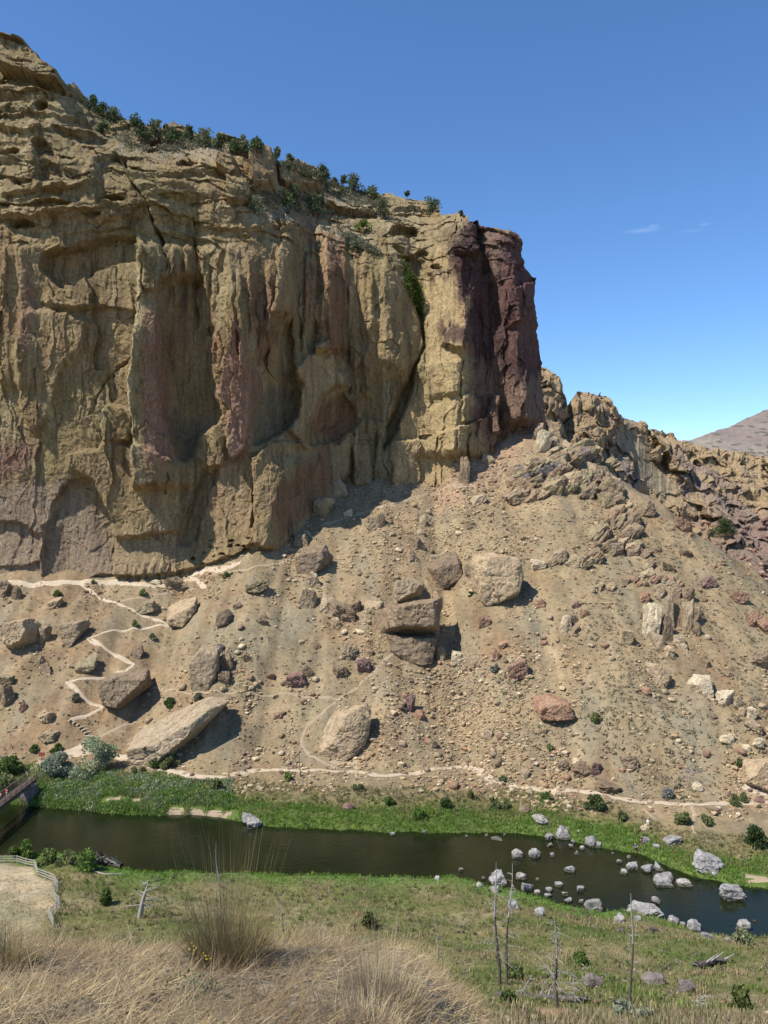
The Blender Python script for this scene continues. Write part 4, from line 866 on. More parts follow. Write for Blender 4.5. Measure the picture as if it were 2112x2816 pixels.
boxes(R5, [
 (203, 528, 350, 662, 'brown', 'jag', -20, 'brown boulder at the left of the three joined boulders high on the slope'),
 (345, 520, 416, 612, 'brown', 'round', 0, 'middle brown boulder joining the giant rounded one'),
 (398, 512, 602, 728, 'tan', 'round', -12, 'giant rounded tan boulder high on the slope with a shadow on its right'),
 (38, 624, 162, 722, 'tan', 'jag', 0, 'lumpy tan boulder above the big square block'),
 (150, 640, 186, 672, 'brown', 'jag', 0, 'small brown rock touching the lumpy tan boulder'),
 (206, 780, 242, 880, 'tan', 'jag', 0, 'narrow tan rock against the right side of the big square block'),
 (210, 902, 272, 976, 'brown', 'round', 0, 'brown rock at the lower right corner of the big square block'),
 (285, 922, 356, 990, 'pale', 'jag', 0, 'pale rock right of the big square block'),
 (212, 668, 240, 705, 'tan', 'round', 0, 'small tan stone between lumpy boulder and giant rounded boulder'),
 (755, 770, 812, 860, 'pale', 'round', -12, 'pale boulder of the light and dark pair in mid slope'),
 (800, 768, 842, 812, 'brown', 'jag', 0, 'brown rock behind the pale one in mid slope'),
 (800, 808, 850, 855, 'brown', 'slab', -30, 'thin brown rock leaning on the pale one in mid slope'),
 (1015, 834, 1076, 906, 'tan', 'block', 8, 'pale square block left of the spire outcrop'),
 (1330, 1024, 1420, 1126, 'pale', 'round', 24, 'large pale oval boulder at the head of the right-hand boulder row'),
 (1440, 1094, 1512, 1166, 'pale', 'round', 0, 'second pale boulder down the right-hand row'),
 (1505, 1120, 1552, 1180, 'tan', 'jag', 0, 'third rock down the right-hand boulder row'),
 (1530, 1168, 1566, 1216, 'tan', 'jag', 0, 'small fourth rock in the right-hand boulder row'),
 (1565, 1165, 1613, 1227, 'pale', 'jag', 10, 'fifth pale pointed rock in the right-hand boulder row'),
 (653, 1138, 812, 1228, 'red', 'round', 0, 'isolated red-brown rounded boulder in the lower middle of the slope'),
 (524, 958, 626, 1050, 'red', 'slab', -18, 'flat reddish slab lying on the slope right of the big square block'),
 (464, 920, 502, 976, 'red', 'jag', 0, 'small red rock just left of the flat reddish slab'),
 (490, 880, 530, 918, 'red', 'slab', -20, 'thin red rock above the flat reddish slab'),
 (90, 1114, 137, 1202, 'purple', 'jag', 15, 'upright purple rock below the big square block'),
 (134, 1180, 176, 1226, 'red', 'round', 0, 'orange rock touching the upright purple rock'),
 (184, 1304, 232, 1346, 'tan', 'jag', 0, 'tan rock below the upright purple rock'),
 (430, 1268, 472, 1316, 'tan', 'jag', 0, 'tan rock in the scree above the bend of the main path'),
 (480, 1280, 515, 1310, 'red', 'round', 0, 'red stone right of the tan rock in the scree'),
 (1143, 980, 1242, 1092, 'tan', 'jag', 18, 'tall tan boulder below the spire outcrop'),
 (1108, 1080, 1160, 1116, 'red', 'round', 0, 'orange stone left of the tall tan boulder below the spires'),
 (812, 1398, 896, 1468, 'brown', 'jag', -18, 'dark brown wedge boulder above the right-hand path'),
 (815, 1390, 850, 1422, 'pale', 'jag', 0, 'white stone on the shoulder of the dark brown wedge boulder'),
 (888, 1404, 942, 1458, 'purple', 'slab', 0, 'dark slab right of the wedge boulder'),
 (1018, 1368, 1096, 1436, 'brown', 'jag', 0, 'brown boulder between the wedge boulder and the grey fallen snag'),
 (1552, 1388, 1700, 1524, 'tan', 'round', 12, 'huge tan boulder cut by the right edge above the path'),
 (470, 1364, 526, 1426, 'tan', 'jag', 30, 'leaning tan rock above the bend of the main path'),
 (590, 1434, 632, 1480, 'tan', 'round', 0, 'round tan rock close above the main path'),
 (1590, 1300, 1642, 1352, 'pale', 'jag', 0, 'pale rock above the huge right-edge boulder'),
 (1445, 1280, 1512, 1326, 'pale', 'jag', 0, 'pale flat rock low on the slope near the right edge'),
 (1560, 1225, 1636, 1285, 'tan', 'slab', 25, 'tan slab below the right-hand boulder row'),
 (1545, 1330, 1585, 1365, 'pale', 'slab', 0, 'pale flat stone just above the huge right-edge boulder'),
 (630, 528, 697, 576, 'pale', 'slab', 6, 'flat pale slab right of the giant rounded boulder'),
 (128, 434, 182, 496, 'brown', 'jag', 0, 'lowest brown rock of the vertical string above the three joined boulders'),
 (138, 390, 182, 432, 'tan', 'jag', 0, 'middle tan rock of the vertical string above the three joined boulders'),
 (152, 338, 188, 388, 'tan', 'jag', 0, 'top tan rock of the vertical string above the three joined boulders'),
 (343, 358, 402, 402, 'tan', 'slab', 10, 'flat tan rock in the upper scree under the buttress'),
 (93, 488, 142, 548, 'tan', 'jag', 0, 'tan rock lower left of the vertical string'),
 (185, 505, 262, 552, 'tan', 'slab', 0, 'flat tan rock just above the left joined boulder'),
 (1088, 262, 1172, 362, 'brown', 'round', 30, 'brown boulder standing out on the spur skyline'),
 (1368, 600, 1437, 658, 'purple', 'jag', 0, 'purple boulder on the bare slope right of the spur'),
 (1580, 916, 1690, 1002, 'brown', 'jag', 10, 'brown jagged rock at the right edge, mid height'),
 (1612, 785, 1690, 852, 'red', 'round', 0, 'reddish boulder at the right edge above the jagged one'),
 (1565, 748, 1642, 832, 'red', 'jag', 0, 'reddish rock left of the boulder at the right edge'),
 (650, 702, 696, 742, 'red', 'jag', 0, 'small red rock right of the giant rounded boulder shadow'),
 (405, 772, 472, 818, 'red', 'slab', 0, 'flat red rock under the giant rounded boulder'),
 (845, 744, 886, 780, 'red', 'jag', 0, 'small red rock above the light and dark pair'),
 (808, 710, 850, 742, 'purple', 'round', 0, 'small purple stone above the light and dark pair'),
 (918, 1488, 1022, 1538, 'brown', 'slab', 10, 'long low dark slab on the uphill edge of the right path'),
 (1243, 1478, 1278, 1530, 'tan', 'jag', 0, 'tan stone left of the pale one by the right path'),
 (1322, 1488, 1378, 1532, 'pale', 'jag', 0, 'pale rock beside the right path below the grey snag'),
 (1465, 1000, 1508, 1042, 'brown', 'jag', 0, 'small brown rock above the large pale oval boulder'),
 (1150, 468, 1204, 502, 'brown', 'jag', 0, 'brown rock on the right flank of the spur'),
 (1278, 482, 1334, 522, 'brown', 'slab', 20, 'brown slab on the grassy right flank of the spur'),
 (1195, 540, 1262, 582, 'brown', 'slab', 25, 'dark flat rock on the upper right flank of the spur'),
 (1370, 690, 1400, 720, 'brown', 'round', 0, 'small brown rock under the purple boulder right of the spur'),
 (1500, 660, 1575, 725, 'red', 'slab', 20, 'red-brown slab on the far right flank'),
 (1255, 345, 1330, 420, 'red', 'round', 0, 'rounded red boulder behind the spur skyline'),
 (1380, 965, 1415, 1005, 'brown', 'jag', 0, 'little brown rock right of the spire outcrop foot'),
 (535, 120, 600, 165, 'dark', 'slab', -18, 'dark slab at the left end of the spur crest'),
 (420, 70, 478, 125, 'tan', 'round', 0, 'tan round rock under the buttress columns'),
 (370, 245, 450, 295, 'tan', 'slab', -14, 'pale tan slab just below the upper trail'),
])
# the square block with a lighter top course and darker lower course, split by a crack
sq = empty('boulder', Vector((0, 0, 0)), 'big square brown block split by a level crack, centre of the slope', 'boulder')
(a, b), (c, d) = R5([(10, 745), (232, 950)]); Yq = hit((a+c)/2, d-30)[1]; sq.location = ((a+c)/2/F*Yq-CX/F*Yq, Yq, (CY-d)/F*Yq)
(a, b), (c, d) = R5([(12, 738), (242, 874)]); put_rock('upper_course', (a, b, c, d), 'brown', 'block', 0, parent=sq, Yfix=Yq, embed=.12, depth=.9)
(a, b), (c, d) = R5([(8, 852), (222, 958)]); put_rock('lower_course', (a, b, c, d), 'brown', 'block', 0, parent=sq, Yfix=Yq+.2, embed=.08, depth=.9)
# the two giants above the river path
(a, b), (c, d) = R4([(543, 640), (966, 922)]); put_rock('boulder', (a, b, c, d), 'tan', 'block', -31, 'giant pale tilted slab boulder above the willow, dark shadow under its right side', pre=(1.75, 1.2, 1.0), depth=.6, sub=5)
(a, b), (c, d) = R4([(1348, 662), (1606, 915)]); put_rock('boulder', (a, b, c, d), 'tan', 'jag', -40, 'giant tan boulder with an overhang and dark hollow above the main path', pre=(1.6, 1.1, 1.0), depth=.6, sub=5)
boxes(R7, [
 (580, 250, 640, 296, 'brown', 'round', 0, 'dark boulder in the shrubs below the main path'),
 (645, 305, 737, 342, 'grey', 'slab', 8, 'flat grey rock in the grass above the far water edge'),
 (1108, 338, 1146, 376, 'pale', 'jag', -10, 'pale rock with the person in white sitting on top'),
 (1205, 388, 1282, 424, 'grey', 'slab', -12, 'flat grey rock in the grass right of the anglers'),
 (1332, 468, 1468, 538, 'grey', 'slab', 18, 'large flat grey slab in bright green grass on the right bank'),
 (1105, 395, 1150, 425, 'grey', 'slab', 0, 'grey rock beside the person in dark clothes'),
 (1160, 425, 1190, 446, 'grey', 'slab', 0, 'small grey stone in grass right of the person in dark clothes'),
 (1135, 238, 1162, 262, 'pale', 'block', 0, 'square pale stone on the edge of the right path'),
 (1395, 268, 1455, 292, 'brown', 'slab', 0, 'low brown rock below the right path'),
 (1420, 262, 1455, 282, 'pale', 'round', 0, 'white stone on the low brown rock below the right path'),
 (1600, 226, 1645, 252, 'purple', 'round', 0, 'dark purple stone on the right path near the edge'),
 (720, 185, 765, 228, 'pale', 'jag', 0, 'pale stone with a bush at the lower edge of the path'),
 (940, 215, 1000, 250, 'tan', 'slab', 20, 'tan slab at the lower edge of the right path'),
 (410, 145, 428, 168, 'pale', 'jag', 0, 'small white rock below the path bend'),
 (230, 125, 270, 158, 'tan', 'jag', 0, 'tan rock below the path near the bend'),
 (740, 60, 800, 100, 'brown', 'slab', 0, 'low brown rock with silver branches above the path bend'),
 (1480, 195, 1500, 225, 'purple', 'jag', 0, 'purple stone above the right path'),
 (860, 985, 945, 1060, 'dark', 'slab', 10, 'mauve brown rock in the near meadow left of the single thin snag'),
 (1115, 990, 1220, 1042, 'dark', 'slab', -10, 'low mauve rock right of the single thin snag'),
 (1270, 1020, 1350, 1080, 'dark', 'round', 0, 'mauve rock mound in the lower right meadow'),
 (1140, 778, 1190, 817, 'dark', 'round', 0, 'dark round rock on the near bank'),
 (985, 730, 1046, 772, 'grey', 'jag', 0, 'grey angular rock on the near bank beside the thin snag'),
 (1000, 790, 1040, 815, 'dark', 'slab', 0, 'dark low rock under the grey angular rock'),
 (530, 665, 582, 715, 'grey', 'slab', 0, 'grey rock in near-bank grass behind the twin snags'),
 (650, 705, 695, 742, 'grey', 'slab', 0, 'weathered grey rock in grass right of the twin snags'),
 (540, 632, 560, 655, 'grey', 'jag', 0, 'small grey rock at the water edge between the twin snags')])
boxes(R6, [(1478, 250, 1532, 284, 'purple', 'round', 0, 'dark rock with a pale root in the far bank grass')])
riv = [(690, 376, 738, 413, 'pale grey boulder at the foot of the far-bank cluster'), (735, 343, 802, 407, 'tallest grey boulder of the far-bank cluster'), (868, 385, 926, 442, 'big pointed grey boulder at the far water edge'), (915, 415, 943, 442, 'small grey rock touching the big pointed far-edge boulder'), (700, 421, 733, 437, 'flat grey rock just below the far-bank cluster'), (548, 444, 600, 492, 'pointed white boulder left of the mid-river pair'), (620, 439, 682, 487, 'dark-sided grey boulder right of the mid-river pair'), (717, 457, 738, 486, 'small upright white rock in mid river'), (804, 405, 832, 426, 'small white rock near the far bank'), (797, 426, 820, 444, 'tiny grey rock below the small white far-bank rock'), (844, 430, 868, 454, 'small white rock beside the big pointed far-edge boulder'), (817, 455, 842, 474, 'small low white rock toward mid river'), (772, 513, 830, 548, 'jagged grey rock alone in mid river'), (448, 534, 537, 610, 'great round grey boulder on the near edge behind the snags'), (560, 544, 622, 580, 'grey boulder right of the great round one'), (588, 584, 652, 638, 'pale boulder at the near edge right of the twin snags'), (733, 584, 774, 614, 'white rock off the near edge'), (829, 604, 868, 632, 'white rock in the channel nearest the middle'), (695, 608, 730, 638, 'upright pale rock in the near-edge row'), (766, 627, 797, 649, 'small pale rock at the end of near-edge row'), (690, 635, 727, 660, 'low pale rock in the near-edge row'), (645, 622, 677, 647, 'round grey rock in the near-edge row'), (774, 651, 814, 682, 'pale rock half on the near bank'), (838, 661, 866, 681, 'small pale rock left of the dark-faced block'), (450, 604, 502, 642, 'bright white rock below the great round boulder'), (860, 656, 944, 724, 'dark-faced grey block on the near bank'), (1033, 666, 1202, 742, 'longest pale grey boulder lying on the near bank'), (1153, 651, 1200, 686, 'white rock just off the longest boulder'), (1223, 734, 1277, 780, 'pale block right of the longest boulder'), (1303, 748, 1368, 812, 'pale cracked boulder on the right near bank'), (1274, 757, 1308, 787, 'small pale rock left of the cracked boulder'), (1363, 797, 1432, 840, 'pale slab below the cracked boulder'), (1463, 826, 1507, 850, 'lowest white slab on the right near bank'), (1523, 751, 1580, 802, 'white leaning rock alone in the dark right water'), (1594, 751, 1612, 766, 'tiny white rock near the right edge of the river'), (1438, 589, 1564, 667, 'long two-humped pale boulder in the right channel'), (1255, 569, 1330, 609, 'low pale boulder right of the grey tower group'), (1163, 560, 1252, 614, 'big banded grey boulder of the right river group'), (1185, 540, 1250, 585, 'dark grey boulder behind the banded one'), (1110, 508, 1168, 552, 'white-topped boulder left of the right river group'), (1160, 503, 1210, 542, 'grey boulder at the back of the right river group'), (1043, 502, 1100, 538, 'smooth pale boulder between mid river and right group'), (1017, 530, 1062, 560, 'white rock below the smooth pale boulder'), (1002, 491, 1031, 509, 'small rock above the smooth pale boulder'), (1047, 473, 1071, 487, 'low tan rock near the angler in blue'), (318, 526, 345, 545, 'small grey rock alone left of the great round boulder'), (217, 562, 248, 586, 'pale rock on the near bank left of the snags'), (1073, 734, 1117, 760, 'flat pale rock below the longest boulder'), (395, 588, 437, 612, 'low mauve rock left of the great round boulder'), (24, 374, 51, 391, 'small white rock at the far edge, leftmost of the far string'), (164, 366, 189, 383, 'second white rock of the far-edge string'), (460, 394, 512, 408, 'flat white rocks at far edge below the grass'), (434, 380, 452, 393, 'tiny white rock at far edge above the flat one'), (349, 385, 366, 398, 'tiny white rock in the middle of the far-edge string'), (514, 377, 531, 391, 'tiny white rock right of the flat far-edge one'), (832, 364, 852, 381, 'white rock in grass right of far-bank cluster'), (784, 351, 802, 366, 'white rock atop the far-bank cluster'), (980, 461, 995, 470, 'tiny pale rock below the angler in blue'), (420, 565, 440, 582, 'small pale rock left above the great round boulder'), (655, 572, 672, 584, 'tiny white rock right of the grey boulder by the snags'), (540, 610, 570, 630, 'small white rock between the twin snags')]
for i, (x0, y0, x1, y1, lb) in enumerate(riv):
    (a, b), (c, d) = R7([(x0, y0), (x1, y1)]); b += (d-b)*.10; a += (c-a)*.05; c -= (c-a)*.05
    put_rock('river_rock', (a, b, c, d), 'grey', ('jag', 'block', 'jag', 'slab')[i % 4], (i*37) % 40-20, lb, 'rock', water=True, group='pale rocks in and beside the river', embed=.3)
for (x0, y0, x1, y1, lb) in ((1042, 294, 1116, 336, 'upper half of the grey rock pair on the sandbar'), (1064, 314, 1136, 360, 'lower white half of the rock pair on the sandbar')):
    (a, b), (c, d) = R6([(x0, y0), (x1, y1)]); put_rock('river_rock', (a, b, c, d), 'grey', 'slab', 14, lb, 'rock', water=True, group='pale rocks in and beside the river')
# ------------------------------------------------------------------ outcrops on the spur: each a thing of many rocks
def outcrop(label, items, seed):
    rg = random.Random(seed); a = np.array([it[:4] for it in items]); cx, y1 = (a[:, 0].min()+a[:, 2].max())/2, a[:, 3].max()
    p = hit(cx, y1); e = empty('rock_outcrop', Vector(p), label, 'outcrop')
    for it in items:
        put_rock('rock', it[:4], it[4], it[5], it[6], parent=e, embed=.35, depth=1.0, sub=4, pre=(1, 1, 1) if it[5] == 'spire' else (1.7, 1, .75))
def along(P, n, w, h, seed, mats, jitter=14, roll=-25, st=('jag', 'jag', 'block')):
    rg = random.Random(seed); Q = resample(P, 1.0); out = []
    for i in range(n):
        x, y = Q[rg.randrange(len(Q))]; x += rg.uniform(-jitter, jitter); y += rg.uniform(-jitter, jitter); s = rg.uniform(.6, 1.35)
        out.append((x-w*s/2, y-h*s/2, x+w*s/2, y+h*s/2, rg.choice(mats), rg.choice(st), roll+rg.uniform(-22, 22)))
    return out
outcrop('dark jagged crest of the spur right of the buttress foot', along(R5([(560, 200), (660, 150), (760, 110), (870, 70), (950, 105)]), 48, 56, 38, 3, ['brown', 'brown', 'dark', 'brown', 'olive'], 18), 1)
outcrop('broken tan ledges below the jagged crest', along(R5([(560, 250), (700, 220), (840, 190), (960, 240), (990, 290)]), 34, 50, 34, 4, ['olive', 'brown', 'brown', 'tan'], 16) + [tuple(R5([(800, 140)])[0]) + tuple(R5([(900, 240)])[0]) + ('olive', 'jag', -10), tuple(R5([(690, 130)])[0]) + tuple(R5([(770, 215)])[0]) + ('brown', 'block', -30)], 2)
outcrop('craggy knob with red-stained rocks in the middle of the spur', along(R5([(930, 430), (960, 380), (1010, 330), (1060, 360), (1070, 420)]), 34, 44, 40, 5, ['olive', 'brown', 'brown', 'red'], 12, -30), 3)
outcrop('long band of broken rock running down the spur below the knob', along(R5([(720, 515), (800, 530), (870, 545), (960, 480), (1050, 460), (1110, 500), (1150, 580)]), 56, 34, 24, 6, ['olive', 'brown', 'brown', 'tan'], 12), 4)
outcrop('low rubble ledge linking the rock band to the spire cluster', along(R5([(900, 660), (1000, 640), (1100, 620), (1200, 620), (1290, 650)]), 34, 24, 17, 8, ['tan', 'brown', 'olive', 'red'], 10), 5)
def B5(x0, y0, x1, y1, m, s, r): return tuple(R5([(x0, y0)])[0])+tuple(R5([(x1, y1)])[0])+(m, s, r)
outcrop('cluster of upright tan spires on the right of the slope', [B5(1108, 715, 1204, 885, 'pale', 'spire', 6), B5(1192, 672, 1250, 855, 'tan', 'spire', 8), B5(1238, 685, 1295, 840, 'brown', 'spire', 0), B5(1280, 700, 1342, 862, 'tan', 'spire', 10), B5(1328, 788, 1374, 872, 'brown', 'jag', 10), B5(1150, 845, 1216, 920, 'tan', 'spire', -6), B5(1246, 855, 1305, 915, 'tan', 'jag', 10), B5(1190, 755, 1245, 905, 'brown', 'spire', -4), B5(1100, 670, 1150, 715, 'red', 'jag', 0), B5(1160, 640, 1215, 700, 'tan', 'jag', 0), B5(1230, 640, 1290, 700, 'brown', 'jag', 0), B5(1290, 650, 1340, 720, 'brown', 'jag', 0), B5(1335, 740, 1385, 800, 'brown', 'jag', 0), B5(1210, 905, 1260, 955, 'tan', 'jag', 0), B5(1270, 895, 1320, 935, 'tan', 'jag', 0)], 6)
def B2(x0, y0, x1, y1, m, s, r): return tuple(R2([(x0, y0)])[0])+tuple(R2([(x1, y1)])[0])+(m, s, r)
outcrop('pale twin pinnacles on the saddle at the buttress corner', [B2(630, 1120, 692, 1205, 'tan', 'spire', 14), B2(645, 1148, 728, 1255, 'pale', 'spire', 12), B2(760, 1190, 832, 1245, 'tan', 'jag', 0), B2(690, 1220, 770, 1262, 'tan', 'slab', -10), B2(720, 1175, 765, 1235, 'tan', 'jag', 10)], 7)
outcrop('slim brown pinnacles standing at the foot of the yellow right-hand buttress', [B2(312, 1258, 372, 1400, 'brown', 'spire', 5), B2(250, 1242, 278, 1325, 'brown', 'spire', 0), B2(298, 1203, 332, 1320, 'tan', 'spire', 0), B2(330, 1240, 362, 1320, 'tan', 'jag', 0), B2(290, 1290, 330, 1340, 'tan', 'jag', 0)], 8)
outcrop('line of brown crags along the spur skyline below the crest', along(R5([(930, 150), (980, 210), (990, 270), (960, 300)]), 18, 46, 50, 9, ['brown', 'olive', 'tan'], 10, 20), 9)
# ------------------------------------------------------------------ scattered stones (countless) and single small rocks
def scatter_pts(n, dens):
    out = []; rg = np.random.default_rng(42)
    tot = 0
    while tot < n:
        px = rg.uniform(-20, 2140, 4000); py = rg.uniform(1230, 2260, 4000); k = rg.random(4000) < dens(px, py)
        out.append(np.c_[px[k], py[k]]); tot += k.sum()
    return np.concatenate(out)[:n]
HG = None
def hit_many(P):
    """vectorised ray hits through a coarse table"""
    global HG
    if HG is None:
        gx = np.arange(-40, 2161, 20); gy = np.arange(1180, 2760, 12)
        HG = (gx, gy, np.array([[hit(x, y)[1] for x in gx] for y in gy]))
    gx, gy, T = HG
    fx = np.clip((P[:, 0]-gx[0])/20, 0, len(gx)-1.001); fy = np.clip((P[:, 1]-gy[0])/12, 0, len(gy)-1.001)
    ix, iy = fx.astype(int), fy.astype(int); ax, ay = fx-ix, fy-iy
    Y = (T[iy, ix]*(1-ax)+T[iy, ix+1]*ax)*(1-ay)+(T[iy+1, ix]*(1-ax)+T[iy+1, ix+1]*ax)*ay
    X = (P[:, 0]-CX)/F*Y; return np.stack([X, Y, gh(X, Y)], 1)
above = lambda px, py: py > np.interp(px, [-50, 320, 480, 560, 700, 800, 900, 1080, 1240, 1300, 1440, 1530, 1620, 1692, 1756, 1830, 1950, 2030, 2112, 2200], [1612, 1612, 1600, 1572, 1512, 1445, 1358, 1312, 1302, 1258, 1210, 1215, 1270, 1335, 1382, 1430, 1470, 1530, 1610, 1680])
trailpy = lambda px: np.interp(px, [p[0] for p in main_trail_px], [p[1] for p in main_trail_px])
def stone_density(px, py):
    ok = above(px, py) & (py < trailpy(px)+60)
    f = .10+1.0*sstep(.0, .55, fbm(px/110, py/190, 3.3, 4))
    f += .9*np.exp(-(((px-1290-.28*(py-2000))/170)**2))*sstep(1750, 1850, py)      # scree tongue below the square block
    f += .9*np.exp(-(((px-1170)/240)**2+((py-1420)/120)**2)); f += .7*np.exp(-(((px-1330)/190)**2+((py-1320)/70)**2))
    f *= 1-.75*sstep(760, 500, px)*sstep(1600, 1700, py)
    f *= 1-.55*sstep(1500, 1650, px)*sstep(1500, 1700, py)
    return np.clip(f*.6, 0, 1)*ok
SP = scatter_pts(27000, stone_density); W3 = hit_many(SP)
rg = np.random.default_rng(5)
base, bf = ico(1); nb0 = len(base)
def merge_stones(name, W, size, cols, mat, flat=.7):
    n = len(W); Vs = np.empty((n, nb0, 3)); Cs = np.empty((n, nb0, 3))
    variants = [rock_verts(900+i, 1, 'jag')[0] for i in range(14)]
    for i in range(14):
        k = np.arange(n) % 14 == i; m_ = k.sum(); a = rg.uniform(0, 6.28, m_); c, s = np.cos(a)[:, None], np.sin(a)[:, None]; B = variants[i]
        sc = size[k][:, None]; ex = rg.uniform(.7, 1.4, (m_, 1))
        x, y, z = B[:, 0]*sc*ex, B[:, 1]*sc, B[:, 2]*sc*flat*rg.uniform(.7, 1.2, (m_, 1))
        Vs[k] = np.stack([x*c-y*s, x*s+y*c, z], -1)+W[k][:, None, :]+np.array((0, 0, .16))*sc[..., None]
        Cs[k] = cols[k][:, None, :]
    Fs = (bf[None]+(np.arange(n)*nb0)[:, None, None]).reshape(-1, 3)
    return link(name, mk_mesh(name, Vs.reshape(-1, 3), Fs, Cs.reshape(-1, 3), False, mat))
pal = .9*np.array([(.40, .30, .18), (.48, .38, .24), (.33, .235, .14), (.36, .22, .13), (.27, .175, .12), (.55, .45, .31), (.20, .135, .11), (.43, .33, .20)])
size = np.exp(rg.normal(-1.15, .58, len(W3))).clip(.14, 1.6)
cols = pal[rg.choice(8, len(W3), p=[.22, .18, .16, .1, .08, .1, .04, .12])]*rg.uniform(.85, 1.1, (len(W3), 1))
tag(merge_stones('scree', W3, size, cols, M['ground']), 'loose tan scree of small stones strewn over the talus slope', 'scree', kind='stuff')
variants3 = {}
SP2 = scatter_pts(170, stone_density); W4 = hit_many(SP2); mats_ = ['tan', 'tan', 'pale', 'brown', 'red', 'olive']
for i, w in enumerate(W4):
    key = (i % 10, mats_[i % 6])
    if key not in variants3:
        P, Fc = rock_verts(3000+i, 2, ('jag', 'block', 'round')[i % 3]); P[:, 2] *= .75; P[:, 2] += .25; variants3[key] = mk_mesh('small_rock', P, Fc, None, True, M[key[1]])
    o = link('small_rock', variants3[key], None, w-np.array((0, 0, .15))); s = random.uniform(.9, 2.1); o.scale = (s*random.uniform(.8, 1.3), s, s); o.rotation_euler = (random.uniform(-.3, .3), random.uniform(-.3, .3), random.uniform(0, 6.28))
    tag(o, 'small weathered rock among the scree of the talus slope', 'rock', 'small rocks strewn over the talus slope')
# scree and red boulders in the side canyon at right
k = rg.random(260); CP = [];
for i in range(150):
    px, py = rg.uniform(1880, 2130), rg.uniform(1430, 1660)
    if above(np.array(px), np.array(py)): continue
    d = (CRV[..., 0]/CRV[..., 1]*F+CX-px)**2+(CY-CRV[..., 2]/CRV[..., 1]*F-py)**2; CP.append(CRV[np.unravel_index(np.argmin(d), d.shape)])
CP = np.array(CP)
tag(merge_stones('canyon_rubble', CP, np.exp(rg.normal(.9, .5, len(CP))).clip(1, 7), np.array([(.26, .15, .12), (.22, .14, .12), (.32, .22, .15)])[rg.integers(0, 3, len(CP))], M['ground']), 'reddish boulder rubble filling the side canyon at the right edge', 'rubble', kind='stuff')

# ------------------------------------------------------------------ foliage helpers
def leaf_tris(C, size, up=.35, rg=rg, stretch=1.6):
    """one leaf-spray triangle pair (a kite) at every centre; size per leaf"""
    n = len(C); a = rg.normal(size=(n, 3)); a[:, 2] = np.abs(a[:, 2])*1+up; a /= np.linalg.norm(a, axis=1)[:, None]
    b = np.cross(a, rg.normal(size=(n, 3))); b /= np.linalg.norm(b, axis=1)[:, None]
    s = size[:, None]
    V_ = np.stack([C-a*s*stretch*.5, C+b*s*.5, C+a*s*stretch*.5, C-b*s*.5], 1).reshape(-1, 3)
    return V_, np.arange(4*n).reshape(-1, 4)
def crown_points(n, w, h, d, lobes, rg, hollow=.35):
    L = []
    for i in range(lobes):
        t = (i+.5)/lobes; a = rg.uniform(0, 6.28); rr = rg.uniform(.2, .8)*(1-.45*t)
        L.append((math.cos(a)*rr*w/2, math.sin(a)*rr*d/2, h*(.18+.70*t), rg.uniform(.28, .46)*min(w, h)*(1-.25*t)))
    pts = []; k = n//lobes
    for (x, y, z, r) in L:
        q = rg.normal(size=(k, 3)); q /= np.linalg.norm(q, axis=1)[:, None]; q *= (hollow+(1-hollow)*rg.random((k, 1))**.5)*r*rg.uniform(.75, 1.15, (k, 1)); q[:, 2] *= .8
        pts.append(q+np.array((x, y, z)))
    P = np.concatenate(pts); P[:, 2] = np.maximum(P[:, 2], .05*h); return P, L
def tube(pts, rad, nseg=6):
    pts = np.asarray(pts, float); V_, F_ = [], []
    for i, p in enumerate(pts):
        t = pts[min(i+1, len(pts)-1)]-pts[max(i-1, 0)]; t = t/np.linalg.norm(t)
        a = np.cross(t, (0.3, .9, .2)); a /= np.linalg.norm(a); b = np.cross(t, a); r = rad[i] if hasattr(rad, '__len__') else rad
        for k in range(nseg):
            an = 2*math.pi*k/nseg; V_.append(p+r*(math.cos(an)*a+math.sin(an)*b))
    for i in range(len(pts)-1):
        for k in range(nseg): F_.append((i*nseg+k, i*nseg+(k+1) % nseg, (i+1)*nseg+(k+1) % nseg, (i+1)*nseg+k))
    return np.array(V_), np.array(F_)
def join(parts):
    V_, F_, o = [], [], 0
    for v_, f_ in parts: V_.append(v_); F_.append(f_+o); o += len(v_)
    return np.concatenate(V_), np.concatenate(F_)
def shade(base, n, rg, var=.35): return np.repeat(np.asarray(base)*np.exp(rg.normal(0, var*.6, (n, 1)))*rg.uniform(.9, 1.1, (n, 3)), 4, axis=0)
def plant(name, cat, label, base, w, h, n, col, leaf, lobes, group=None, trunk=True, d=None, seed=0, part='foliage', hollow=.35, up=.35):
    w, col = w*(1.0 if trunk else 1.22), np.asarray(col)*(1.25+.5*math.sin(seed*2.3)*.4); rg = np.random.default_rng(seed+77); e = empty(name, Vector(base), label, cat, group)
    P, L = crown_points(n, w, h, d or w, lobes, rg, hollow)
    V_, F_ = leaf_tris(P, leaf*rg.uniform(.6, 1.4, len(P)), up, rg)
    link(part, mk_mesh(part, V_, F_, shade(col, len(P), rg), False, M['leaf']), e)
    parts = []
    if trunk: parts.append(tube([(0, 0, -.4), (.03*w, 0, h*.25), (-.04*w, .02*w, h*.55), (0, 0, h*.8)], [.05*h, .04*h, .03*h, .01*h]))
    for (x, y, z, r) in L[:5]: parts.append(tube([(0, 0, h*.08), (x*.5, y*.5, z*.55), (x, y, z)], [.022*h, .014*h, .006*h], 4))
    v_, f_ = join(parts); link('trunk' if trunk else 'stem', mk_mesh('trunk', v_, f_, None, True, M['bark']), e)
    return e
JUN = (.078, .10, .045)
